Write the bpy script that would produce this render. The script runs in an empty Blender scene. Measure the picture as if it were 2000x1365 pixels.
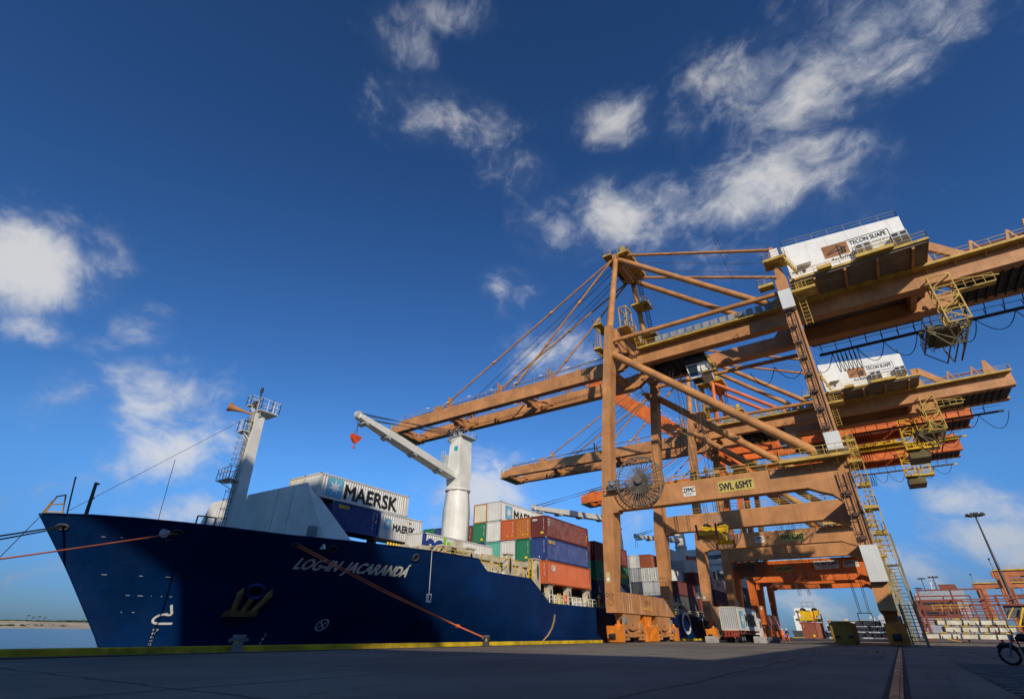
import bpy, math, random
from mathutils import Vector as V, Matrix
R = math.radians
random.seed(7)
S = bpy.context.scene
C = S.collection
# ------------------------------------------------------------------ camera
cam_d = bpy.data.cameras.new('camera'); cam = bpy.data.objects.new('camera', cam_d); C.objects.link(cam)
yaw, pitch, roll = 0.610899, 0.521905, 0.0143522
fw = V((-math.sin(yaw)*math.cos(pitch), math.cos(yaw)*math.cos(pitch), math.sin(pitch)))
r0 = V((math.cos(yaw), math.sin(yaw), 0)); u0 = r0.cross(fw)
rt = math.cos(roll)*r0 + math.sin(roll)*u0; up = -math.sin(roll)*r0 + math.cos(roll)*u0
m = Matrix((rt, up, -fw)).transposed().to_4x4(); m.translation = V((0, 0, 1.4074))
cam.matrix_world = m
cam_d.sensor_width = 36.0; cam_d.lens = 951.097/2000*36; cam_d.clip_start = .1; cam_d.clip_end = 20000
S.camera = cam
# ------------------------------------------------------------------ sun, sky, exposure
SUN = V((.83, -1.0, .55)).normalized()
sd = bpy.data.lights.new('sun', 'SUN'); sun = bpy.data.objects.new('sun', sd); C.objects.link(sun)
sd.energy = 4.2; sd.angle = R(.55); sd.color = (1.0, .87, .70)
sun.rotation_euler = SUN.to_track_quat('Z', 'Y').to_euler(); sun.location = (60, -60, 90)
S.view_settings.view_transform = 'Standard'; S.view_settings.look = 'None'
S.view_settings.exposure = 0.0; S.view_settings.gamma = 1.0
S.cycles.max_bounces = 5; S.cycles.use_adaptive_sampling = True
W = bpy.data.worlds.new('World'); S.world = W; W.use_nodes = True
wt = W.node_tree; wt.nodes.clear()
def N(t, typ, **k):
    n = t.nodes.new(typ)
    for a, b in k.items(): setattr(n, a, b)
    return n
def mth(t, op, a, b=None, c=None, clamp=False):
    n = N(t, 'ShaderNodeMath', operation=op); n.use_clamp = clamp
    for i, x in enumerate((a, b, c)):
        if x is None: continue
        if isinstance(x, (int, float)): n.inputs[i].default_value = x
        else: t.links.new(x, n.inputs[i])
    return n.outputs[0]
def vmt(t, op, a, b):
    n = N(t, 'ShaderNodeVectorMath', operation=op)
    for i, x in enumerate((a, b)):
        if isinstance(x, (tuple, list, V)): n.inputs[i].default_value = tuple(x)
        else: t.links.new(x, n.inputs[i])
    return n
def mixc(t, f, a, b, mode='MIX'):
    n = N(t, 'ShaderNodeMix', data_type='RGBA', blend_type=mode)
    for s, x in ((n.inputs[0], f), (n.inputs[6], a), (n.inputs[7], b)):
        if isinstance(x, (int, float)): s.default_value = x
        elif isinstance(x, (tuple, list)): s.default_value = tuple(x)+((1,) if len(x) == 3 else ())
        else: t.links.new(x, s)
    return n.outputs[2]
def rng(t, x, a, b, c=0., d=1., smooth=True):
    n = N(t, 'ShaderNodeMapRange', interpolation_type='SMOOTHSTEP' if smooth else 'LINEAR')
    t.links.new(x, n.inputs[0])
    for i, y in enumerate((a, b, c, d)): n.inputs[i+1].default_value = y
    return n.outputs[0]
sky = N(wt, 'ShaderNodeTexSky', sky_type='NISHITA'); sky.sun_disc = False
sky.sun_elevation = math.asin(SUN.z); sky.sun_rotation = math.atan2(SUN.x, SUN.y)
sky.air_density = 1.0; sky.dust_density = .4; sky.ozone_density = 4.0
tc = N(wt, 'ShaderNodeTexCoord')
dirv = vmt(wt, 'NORMALIZE', tc.outputs['Generated'], (0, 0, 0)).outputs[0]
sep = N(wt, 'ShaderNodeSeparateXYZ'); wt.links.new(dirv, sep.inputs[0])
rad = N(wt, 'ShaderNodeGamma'); rad.inputs[1].default_value = 1.32
wt.links.new(mixc(wt, 1.0, sky.outputs[0], (.096, .104, .106), 'MULTIPLY'), rad.inputs[0])     # contrasty, polarised looking blue
hz = rng(wt, sep.outputs[2], .0, .28)
skycol = mixc(wt, 1.0, rad.outputs[0], mixc(wt, hz, (3.1, 4.7, 9.2), (10.0, 13.2, 15.4)), 'MULTIPLY')
# clouds: blobs by direction (pixel-derived azimuths once, plain sky directions now) broken up by noise on a cloud plane
den = mth(wt, 'ADD', mth(wt, 'MAXIMUM', sep.outputs[2], 0.0), .16)
comb = N(wt, 'ShaderNodeCombineXYZ')
wt.links.new(mth(wt, 'DIVIDE', sep.outputs[0], den), comb.inputs[0]); wt.links.new(mth(wt, 'DIVIDE', sep.outputs[1], den), comb.inputs[1])
def noise(t, vec, scale, detail=8, rough=.55, dist=0.):
    n = N(t, 'ShaderNodeTexNoise'); n.inputs['Scale'].default_value = scale; n.inputs['Detail'].default_value = detail
    n.inputs['Roughness'].default_value = rough; n.inputs['Distortion'].default_value = dist
    if vec is not None: t.links.new(vec, n.inputs['Vector'])
    return n.outputs['Fac']
warp = N(wt, 'ShaderNodeTexNoise'); warp.inputs['Scale'].default_value = 5.0; warp.inputs['Detail'].default_value = 4; wt.links.new(dirv, warp.inputs['Vector'])
wv = vmt(wt, 'SCALE', (0, 0, 0), (0, 0, 0)); wt.links.new(vmt(wt, 'SUBTRACT', warp.outputs['Color'], (.5, .5, .5)).outputs[0], wv.inputs[0]); wv.inputs['Scale'].default_value = .13
pd = vmt(wt, 'ADD', dirv, wv.outputs[0]).outputs[0]
pa = vmt(wt, 'MULTIPLY', pd, (1.0, 1.0, 1.45)).outputs[0]
n1 = noise(wt, pa, 7.0, 12, .60); n2 = noise(wt, pa, 19.0, 10, .62); n3 = noise(wt, dirv, 2.6, 3, .5)
def pix(x, y):      # a sky direction seen at a place of the 2000 x 1365 photograph
    return ((x-1000)/951.097*rt - (y-682.5)/951.097*up + fw).normalized()
CLOUDS = [  # x, y, rx, ry, tilt(deg), weight
    (1580, 150, 300, 150, -14, .74), (1740, 60, 260, 150, -30, .66), (1420, 190, 190, 110, -25, .60), (1470, 365, 130, 100, 0, .95), (1610, 330, 200, 150, 30, .52),
    (1230, 420, 170, 95, 5, .82), (1110, 440, 130, 90, -10, .62), (1215, 240, 95, 75, 0, .56), (790, 90, 120, 80, 30, .46), (860, 225, 200, 100, 10, .50), (900, 30, 150, 70, 0, .38),
    (1010, 330, 110, 70, 20, .46), (60, 515, 190, 105, 14, 1.25), (275, 640, 80, 70, 30, .60), (330, 780, 140, 90, -5, .88), (345, 885, 160, 80, 0, .86), (240, 730, 110, 60, -20, .55),
    (930, 960, 130, 90, 0, 1.05), (1080, 690, 110, 75, -20, .72), (340, 1000, 130, 52, 0, .80), (120, 770, 130, 75, -10, .58), (60, 640, 110, 50, 0, .48), (210, 680, 60, 60, 40, .4),
    (90, 960, 180, 55, 0, .58), (960, 1040, 170, 70, 0, .66), (1860, 975, 200, 60, 8, .85), (1940, 1060, 170, 75, 0, .95), (1790, 1110, 170, 55, 0, .82),
    (1600, 1180, 240, 50, 0, .62), (1240, 1010, 70, 80, 0, .58), (990, 560, 90, 60, 20, .48), (60, 1120, 180, 36, 0, .55), (1340, 500, 200, 80, -10, .34), (1560, 480, 180, 70, 10, .36)]
acc = None
for (x, y, rx, ry, tl, w) in CLOUDS:
    d = pix(x, y); ct, st = math.cos(R(tl)), math.sin(R(tl))
    ex = pix(x+ct*20, y+st*20)-pix(x-ct*20, y-st*20); ey = pix(x-st*20, y+ct*20)-pix(x+st*20, y-ct*20)
    sx, sy = ex.length/40*rx, ey.length/40*ry
    a = vmt(wt, 'DOT_PRODUCT', dirv, ex.normalized()/sx).outputs['Value']
    b = vmt(wt, 'DOT_PRODUCT', dirv, ey.normalized()/sy).outputs['Value']
    a0 = d.dot(ex.normalized())/sx; b0 = d.dot(ey.normalized())/sy
    a = mth(wt, 'SUBTRACT', a, a0); b = mth(wt, 'SUBTRACT', b, b0)
    q = mth(wt, 'ADD', mth(wt, 'MULTIPLY', a, a), mth(wt, 'MULTIPLY', b, b))
    e = mth(wt, 'MULTIPLY', mth(wt, 'EXPONENT', mth(wt, 'MULTIPLY', q, -1.3)), w)
    f = mth(wt, 'GREATER_THAN', vmt(wt, 'DOT_PRODUCT', dirv, d).outputs['Value'], .3)
    e = mth(wt, 'MULTIPLY', e, f)
    acc = e if acc is None else mth(wt, 'MAXIMUM', acc, e)
fb_ = mth(wt, 'ADD', mth(wt, 'MULTIPLY', n1, .62), mth(wt, 'MULTIPLY', n2, .38))
# ragged: a patch is dense only where the billow noise is high; thin veils at its margin
body = rng(wt, mth(wt, 'ADD', mth(wt, 'MULTIPLY', acc, .36), fb_), .56, .92)
veil = mth(wt, 'MULTIPLY', mth(wt, 'MULTIPLY', rng(wt, acc, .10, .75), rng(wt, fb_, .34, .66)), .36)
alpha = mth(wt, 'MULTIPLY', mth(wt, 'MULTIPLY', mth(wt, 'MAXIMUM', body, veil), rng(wt, acc, .03, .36)), .80, clamp=True)
shade = rng(wt, mth(wt, 'ADD', mth(wt, 'MULTIPLY', body, .45), noise(wt, vmt(wt, 'ADD', pa, (.0, .0, .03)).outputs[0], 7., 6, .55)), .42, .95)
lowc = rng(wt, sep.outputs[2], .02, .30)
ccol = mixc(wt, shade, (4.2, 4.8, 5.9), (7.6, 7.5, 7.3))
ccol = mixc(wt, lowc, mixc(wt, shade, (1.9, 2.5, 3.6), (4.6, 4.9, 5.4)), ccol)
fin = mixc(wt, alpha, skycol, ccol)
bg = N(wt, 'ShaderNodeBackground'); bg.inputs[1].default_value = .10
wt.links.new(fin, bg.inputs[0]); wo = N(wt, 'ShaderNodeOutputWorld'); wt.links.new(bg.outputs[0], wo.inputs[0])
# ------------------------------------------------------------------ materials
MATS = {}
def mat(name, rgb, rough=.55, metal=0., dirt=.25, rust=0., scale=.35, streak=.25, bump=.0, spec=.4, plate=None, tone=.12):
    if name in MATS: return MATS[name]
    m = bpy.data.materials.new(name); m.use_nodes = True; t = m.node_tree; b = t.nodes['Principled BSDF']
    b.inputs['Roughness'].default_value = rough; b.inputs['Metallic'].default_value = metal
    b.inputs['Specular IOR Level'].default_value = spec
    tc = N(t, 'ShaderNodeTexCoord'); oi = N(t, 'ShaderNodeObjectInfo')
    off = vmt(t, 'SCALE', (13.1, 7.7, 5.3), (0, 0, 0)); t.links.new(oi.outputs['Random'], off.inputs['Scale'])
    p = vmt(t, 'ADD', tc.outputs['Object'], off.outputs[0]).outputs[0]
    col = (*rgb, 1)
    dark = tuple(c*(1-dirt*1.5) for c in rgb); lite = tuple(min(1, c*(1+dirt*.55)) for c in rgb)
    base = mixc(t, rng(t, noise(t, p, scale, 7, .62), .32, .68), dark, lite)
    if streak:
        sp = vmt(t, 'MULTIPLY', p, (2.6, 2.6, .13)).outputs[0]
        base = mixc(t, mth(t, 'MULTIPLY', rng(t, noise(t, sp, 1.4, 5, .6), .52, .74), streak), base, tuple(c*.45 for c in rgb))
    if plate:
        sp3 = N(t, 'ShaderNodeSeparateXYZ'); t.links.new(tc.outputs['Object'], sp3.inputs[0]); ln = None; cells = []
        for ax in range(3):
            if not plate[ax]: continue
            q = mth(t, 'DIVIDE', mth(t, 'ADD', sp3.outputs[ax], 400.37), plate[ax]); cells.append(mth(t, 'FLOOR', q))
            e = mth(t, 'LESS_THAN', mth(t, 'ABSOLUTE', mth(t, 'SUBTRACT', mth(t, 'FRACT', q), .5)), .022/plate[ax]); ln = e if ln is None else mth(t, 'MAXIMUM', ln, e)
        cc = N(t, 'ShaderNodeCombineXYZ')
        for k, c_ in enumerate(cells): t.links.new(c_, cc.inputs[k])
        wn_ = N(t, 'ShaderNodeTexWhiteNoise', noise_dimensions='3D'); t.links.new(cc.outputs[0], wn_.inputs['Vector'])
        base = mixc(t, mth(t, 'MULTIPLY', wn_.outputs['Value'], tone*2), base, tuple(c*.62 for c in rgb))
        base = mixc(t, mth(t, 'MULTIPLY', ln, .55), base, tuple(c*.38 for c in rgb))
    if rust:
        rp = rng(t, noise(t, vmt(t, 'MULTIPLY', p, (1, 1, .5)).outputs[0], 1.7, 8, .7), .70-rust*.25, .76-rust*.2)
        base = mixc(t, mth(t, 'MULTIPLY', rp, .8), base, (.12, .045, .018))
    t.links.new(base, b.inputs['Base Color'])
    rr = rng(t, noise(t, p, scale*3, 5, .6), .3, .7, max(.05, rough-.12), min(1, rough+.15)); t.links.new(rr, b.inputs['Roughness'])
    if bump:
        bn = N(t, 'ShaderNodeBump'); bn.inputs['Strength'].default_value = bump; bn.inputs['Distance'].default_value = .05
        t.links.new(noise(t, p, scale*6, 6, .6), bn.inputs['Height']); t.links.new(bn.outputs[0], b.inputs['Normal'])
    MATS[name] = m; return m
BROWN = mat('crane_brown_paint', (.50, .232, .086), .50, dirt=.20, rust=.22, streak=.42, plate=(3.1, 0, 4.3), tone=.13)
BROWN2 = mat('crane_brown_tube', (.50, .232, .078), .45, dirt=.22, rust=.20, streak=.2, plate=(3.7, 0, 0), tone=.10)
OCHRE = mat('walkway_yellow', (.50, .33, .065), .55, dirt=.22, rust=.2, scale=.9)
YELLOW = mat('bright_yellow_paint', (.66, .42, .01), .45, dirt=.2, rust=.15, scale=1.2)
ORANGE = mat('crane_orange_paint', (.66, .15, .024), .48, dirt=.18, rust=.12, streak=.35, plate=(3.1, 0, 4.3), tone=.10)
ORANGE2 = mat('bogie_orange', (.72, .22, .02), .5, dirt=.2, rust=.15, scale=1.0)
WHITE = mat('white_paint', (.78, .77, .72), .5, dirt=.07, rust=.05, streak=.22, plate=(2.4, 0, 0), tone=.03)
SWHITE = mat('ship_white_paint', (.66, .65, .59), .5, dirt=.10, rust=.08, streak=.22)
BUFF = mat('ship_buff_paint', (.50, .45, .33), .6, dirt=.22, rust=.3, scale=1.2)
DARK = mat('dark_steel', (.025, .025, .028), .6, dirt=.3, streak=0)
BLACK = mat('black_rubber', (.012, .012, .013), .75, dirt=.3, streak=0, spec=.2)
ROPE = mat('steel_rope', (.05, .048, .045), .6, dirt=.2, streak=0)
GREY = mat('grey_steel', (.22, .23, .24), .55, dirt=.2, rust=.1)
LGREY = mat('light_grey_panel', (.46, .47, .47), .5, dirt=.15, streak=.1)
GLASS = mat('dark_glass', (.02, .03, .035), .08, dirt=.1, streak=0, spec=.8)
HULL = mat('hull_blue_paint', (.0003, .0205, .093), .5, dirt=.24, rust=.10, scale=.12, streak=.45, spec=.18, plate=(0, 7.3, 1.75), tone=.16)
ANCH = mat('rusty_anchor_iron', (.30, .17, .06), .8, dirt=.35, rust=.4, scale=1.5)
MAROON = mat('container_maroon', (.145, .030, .026), .55, dirt=.18, rust=.12)
INK = mat('black_lettering', (.015, .015, .016), .6, dirt=.2, streak=0)
WINK = mat('white_lettering', (.68, .68, .66), .6, dirt=.12, streak=0)
YINK = mat('yellow_lettering', (.75, .50, .02), .6, dirt=.12, streak=0)
CYAN = mat('pale_blue_logo', (.13, .42, .60), .6, dirt=.12, streak=.15)
ORINGE = mat('orange_rope', (.55, .13, .045), .8, dirt=.2, streak=0)
HIVIS = mat('orange_workwear', (.80, .13, .015), .8, dirt=.15, streak=0)
NAVY = mat('navy_cloth', (.015, .03, .11), .85, dirt=.2, streak=0)
SKIN = mat('skin', (.36, .19, .12), .6, dirt=.1, streak=0)
CONCR = mat('concrete_block', (.36, .35, .33), .85, dirt=.2, scale=1.5, bump=.3)
CREAM = mat('hatch_cover_cream', (.60, .56, .44), .6, dirt=.18, rust=.25, scale=.9)
REDOX = mat('red_oxide_steel', (.21, .055, .035), .6, dirt=.22, rust=.2, scale=.8)
BLUEM = mat('blue_motor', (.02, .16, .42), .5, dirt=.15, streak=0)
# ------------------------------------------------------------------ mesh helpers
class MB:
    def __init__(s): s.v = []; s.f = []; s.sm = []
    def face(s, pts, sm=False):
        i = len(s.v); s.v += [tuple(p) for p in pts]; s.f.append(tuple(range(i, i+len(pts)))); s.sm.append(sm)
    def hexa(s, a, b):      # two quads (bottom ring ccw from above, top ring)
        i = len(s.v); s.v += [tuple(p) for p in a]+[tuple(p) for p in b]; n = len(a)
        s.f.append(tuple(i+k for k in reversed(range(n)))); s.f.append(tuple(i+n+k for k in range(n))); s.sm += [False, False]
        for k in range(n):
            s.f.append((i+k, i+(k+1) % n, i+n+(k+1) % n, i+n+k)); s.sm.append(False)
        return s
    def box(s, x0, x1, y0, y1, z0, z1):
        return s.hexa([(x0, y0, z0), (x1, y0, z0), (x1, y1, z0), (x0, y1, z0)], [(x0, y0, z1), (x1, y0, z1), (x1, y1, z1), (x0, y1, z1)])
    def loft(s, rings):     # rings: (x0,x1,y0,y1,z)
        P = [[(a, c, z), (b, c, z), (b, d, z), (a, d, z)] for a, b, c, d, z in rings]
        i = len(s.v)
        for r in P: s.v += r
        s.f.append((i+3, i+2, i+1, i)); s.f.append(tuple(i+4*(len(P)-1)+k for k in range(4))); s.sm += [False, False]
        for j in range(len(P)-1):
            for k in range(4):
                s.f.append((i+4*j+k, i+4*j+(k+1) % 4, i+4*j+4+(k+1) % 4, i+4*j+4+k)); s.sm.append(False)
        return s
    def prism(s, pts, vec):  # polygon extruded along vec
        vec = V(vec); a = [V(p) for p in pts]; n = V((0, 0, 0))
        for k in range(len(a)): n += a[k].cross(a[(k+1) % len(a)])
        if n.dot(vec) < 0: a.reverse()
        return s.hexa(a, [p+vec for p in a])
    def bar(s, a, b, w=.06, h=None, upv=(0, 0, 1)):
        a, b = V(a), V(b); h = h or w; d = (b-a)
        if d.length < 1e-6: return s
        d.normalize(); u = V(upv)
        if abs(d.dot(u)) > .98: u = V((0, 1, 0)) if abs(d.y) < .9 else V((1, 0, 0))
        x = d.cross(u).normalized()*w/2; y = x.cross(d).normalized()*h/2
        q = [-x-y, x-y, x+y, -x+y]
        i = len(s.v); s.v += [tuple(a+k) for k in q]+[tuple(b+k) for k in q]
        s.f += [(i, i+1, i+2, i+3), (i+7, i+6, i+5, i+4)]+[(i+k, i+4+k, i+4+(k+1) % 4, i+(k+1) % 4) for k in range(4)]; s.sm += [False]*6
        return s
    def tube(s, pts, r=.1, n=12, caps=True):
        pts = [V(p) for p in pts]; rr = r if isinstance(r, (list, tuple)) else [r]*len(pts)
        ref = V((0, 0, 1)); i = len(s.v)
        for k, p in enumerate(pts):
            d = (pts[min(k+1, len(pts)-1)]-pts[max(k-1, 0)]).normalized()
            rf = ref if abs(d.dot(ref)) < .97 else V((1, 0, 0))
            x = d.cross(rf).normalized(); y = x.cross(d)
            s.v += [tuple(p+(x*math.cos(2*math.pi*j/n)+y*math.sin(2*math.pi*j/n))*rr[k]) for j in range(n)]
        for k in range(len(pts)-1):
            for j in range(n):
                s.f.append((i+k*n+j, i+k*n+(j+1) % n, i+k*n+n+(j+1) % n, i+k*n+n+j)); s.sm.append(n > 5)
        if caps and n > 3:
            e = i+(len(pts)-1)*n
            s.face([s.v[i+j] for j in reversed(range(n))]); s.face([s.v[e+j] for j in range(n)])
        return s
    def disc(s, c, ax, r, t, n=20):
        c = V(c); ax = V(ax).normalized(); return s.tube([c-ax*t/2, c+ax*t/2], r, n)
    def ring(s, c, ax, r, t, n=32, seg=6):
        ax = V(ax).normalized(); x = ax.orthogonal().normalized(); y = ax.cross(x); c = V(c)
        return s.tube([c+(x*math.cos(2*math.pi*k/n)+y*math.sin(2*math.pi*k/n))*r for k in range(n+1)], t, seg, False)
    def rail(s, pts, h=1.1, sp=1.6, t=.05, mid=True):
        pts = [V(p) for p in pts]
        for a, b in zip(pts, pts[1:]):
            n = max(1, int((b-a).length/sp+.5)); z = V((0, 0, h))
            for k in range(n+1): p = a.lerp(b, k/n); s.bar(p, p+z, t)
            s.bar(a+z, b+z, t)
            if mid: s.bar(a+z*.55, b+z*.55, t*.8)
        return s
    def ladder(s, a, b, w=.5, side=(0, 1, 0), t=.05, sp=.35):
        a, b = V(a), V(b); w2 = V(side)*w/2; s.bar(a-w2, b-w2, t); s.bar(a+w2, b+w2, t)
        n = max(1, int((b-a).length/sp))
        for k in range(1, n): p = a.lerp(b, k/n); s.bar(p-w2, p+w2, t*.7)
        return s
    def stairs(s, a, b, w=.9, side=(1, 0, 0), sp=.5, t=.07):
        a, b = V(a), V(b); sv = V(side)*w/2; n = max(2, int((b-a).length/sp))
        for q in (-1, 1):
            s.bar(a+sv*q, b+sv*q, t, .24); s.bar(a+sv*q+V((0, 0, 1)), b+sv*q+V((0, 0, 1)), .05)
            for k in range(0, n+1, 4): p = a.lerp(b, k/n)+sv*q; s.bar(p, p+V((0, 0, 1)), .05)
        hd = V((b.x-a.x, b.y-a.y, 0)); hd = hd.normalized() if hd.length > .01 else V((0, 1, 0))
        for k in range(n): p = a.lerp(b, (k+.5)/n); s.bar(p-sv, p+sv, .26, .05)
        return s
    def mesh(s, name):
        me = bpy.data.meshes.new(name); me.from_pydata(s.v, [], s.f); me.polygons.foreach_set('use_smooth', s.sm); me.update(); return me
    def build(s, name, m, parent=None, loc=None, rot=None):
        o = bpy.data.objects.new(name, s.mesh(name)); C.objects.link(o)
        if m: o.data.materials.append(m)
        if parent: o.parent = parent
        if loc: o.location = loc
        if rot: o.rotation_euler = rot
        return o
def tag(o, label, cat, group=None, kind=None):
    if label: o['label'] = label
    if cat: o['category'] = cat
    if group: o['group'] = group
    if kind: o['kind'] = kind
    return o
def thing(name, label, cat, loc=(0, 0, 0), rot=None, group=None):
    o = bpy.data.objects.new(name, None); C.objects.link(o); o.location = loc; o.empty_display_size = .5
    if rot: o.rotation_euler = rot
    return tag(o, label, cat, group)
def copy_tree(o, parent=None, loc=None):
    c = o.copy(); C.objects.link(c)
    if parent: c.parent = parent
    if loc: c.location = loc
    for ch in list(o.children): copy_tree(ch, c)
    return c
TXT = {}
def text_faces(s, bold=.0, shear=0.):
    key = (s, bold, shear)
    if key not in TXT:
        cu = bpy.data.curves.new('lettering', 'FONT'); cu.body = s; cu.offset = bold; cu.shear = shear; cu.resolution_u = 3
        ob = bpy.data.objects.new('lettering', cu); C.objects.link(ob)
        dg = bpy.context.evaluated_depsgraph_get(); me = ob.evaluated_get(dg).to_mesh()
        vs = [tuple(v.co[:2]) for v in me.vertices]; fs = [tuple(p.vertices) for p in me.polygons]
        ob.evaluated_get(dg).to_mesh_clear(); bpy.data.objects.remove(ob); bpy.data.curves.remove(cu)
        x0 = min(v[0] for v in vs); x1 = max(v[0] for v in vs); y0 = min(v[1] for v in vs); y1 = max(v[1] for v in vs)
        TXT[key] = ([((a-x0)/(x1-x0), (b-y0)/(y1-y0)) for a, b in vs], fs, (x1-x0)/(y1-y0))
    return TXT[key]
def text(mb, s, o, ux, uy, bold=.012, shear=0.):   # fills the parallelogram o, o+ux, o+uy
    vs, fs, _ = text_faces(s, 0., shear); o, ux, uy = V(o), V(ux), V(uy); nrm = ux.cross(uy).normalized(); h = uy.length/ux.length
    for n, (p, q) in enumerate(((0, 0),) if bold <= 0 else ((-1, 0), (1, 0), (0, -.8), (0, .8))):
        i = len(mb.v); mb.v += [tuple(o+ux*(a+p*bold*h*3)+uy*(b+q*bold*3)+nrm*.002*n) for a, b in vs]; mb.f += [tuple(i+k for k in f) for f in fs]; mb.sm += [False]*len(fs)
    return mb
# ------------------------------------------------------------------ setting: ground, water, shore
def gz(x): return .5+(.0125*x if x < 0 else .012*x)
def ground_mat():
    m = bpy.data.materials.new('quay_asphalt'); m.use_nodes = True; t = m.node_tree; b = t.nodes['Principled BSDF']
    tc = N(t, 'ShaderNodeTexCoord'); p = tc.outputs['Object']
    st = vmt(t, 'MULTIPLY', p, (1.0, .10, 1)).outputs[0]
    a = rng(t, noise(t, p, .09, 8, .6), .35, .65)
    c = mixc(t, a, (.135, .117, .092), (.235, .205, .16))
    c = mixc(t, mth(t, 'MULTIPLY', rng(t, noise(t, st, .8, 7, .65), .50, .72), .55), c, (.035, .034, .034))      # tyre marks along the quay
    c = mixc(t, mth(t, 'MULTIPLY', rng(t, noise(t, p, .5, 9, .7), .62, .72), .6), c, (.05, .048, .046))            # oil stains
    c = mixc(t, mth(t, 'MULTIPLY', rng(t, noise(t, p, 26., 3, .7), .4, .7), .35), c, (.22, .21, .20))
    sx = N(t, 'ShaderNodeSeparateXYZ'); t.links.new(p, sx.inputs[0])
    wob = mth(t, 'MULTIPLY', noise(t, p, .35, 4, .6), .7)
    for ax, per in ((0, 7.5), (1, 12.0)):
        q = mth(t, 'ABSOLUTE', mth(t, 'SUBTRACT', mth(t, 'FRACT', mth(t, 'DIVIDE', mth(t, 'ADD', sx.outputs[ax], wob), per)), .5))
        c = mixc(t, mth(t, 'MULTIPLY', mth(t, 'LESS_THAN', q, .07/per), .6), c, (.02, .02, .02))
    t.links.new(c, b.inputs['Base Color']); b.inputs['Roughness'].default_value = .85; b.inputs['Specular IOR Level'].default_value = .25
    bn = N(t, 'ShaderNodeBump'); bn.inputs['Strength'].default_value = .35; bn.inputs['Distance'].default_value = .02
    t.links.new(noise(t, p, 9, 6, .7), bn.inputs['Height']); t.links.new(bn.outputs[0], b.inputs['Normal'])
    return m
g = MB(); xs = [-32.9, 0, 400, 4000]; ys = [-3000, -200, 0, 40, 100, 200, 500, 3000]
gx = lambda x: gz(min(x, 60))
for i in range(3):
    for j in range(len(ys)-1): g.face([(xs[i], ys[j], gx(xs[i])), (xs[i+1], ys[j], gx(xs[i+1])), (xs[i+1], ys[j+1], gx(xs[i+1])), (xs[i], ys[j+1], gx(xs[i]))])
g.face([(-32.9, -3000, -9), (-32.9, -3000, gx(-32.9)), (-32.9, 3000, gx(-32.9)), (-32.9, 3000, -9)])
tag(g.build('quay_apron', ground_mat()), None, None, kind='structure')
wm = bpy.data.materials.new('harbour_water'); wm.use_nodes = True; t = wm.node_tree; b = t.nodes['Principled BSDF']
b.inputs['Base Color'].default_value = (.018, .055, .075, 1); b.inputs['Roughness'].default_value = .16; b.inputs['IOR'].default_value = 1.33
tcw = N(t, 'ShaderNodeTexCoord'); bn = N(t, 'ShaderNodeBump'); bn.inputs['Strength'].default_value = .9; bn.inputs['Distance'].default_value = .5
t.links.new(noise(t, vmt(t, 'MULTIPLY', tcw.outputs['Object'], (.30, .75, 1)).outputs[0], 1.0, 7, .62), bn.inputs['Height']); t.links.new(bn.outputs[0], b.inputs['Normal'])
w = MB(); w.face([(-9000, -6000, -3), (-32.8, -6000, -3), (-32.8, 9000, -3), (-9000, 9000, -3)])
tag(w.build('harbour_water', wm), None, None, kind='structure')
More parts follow.
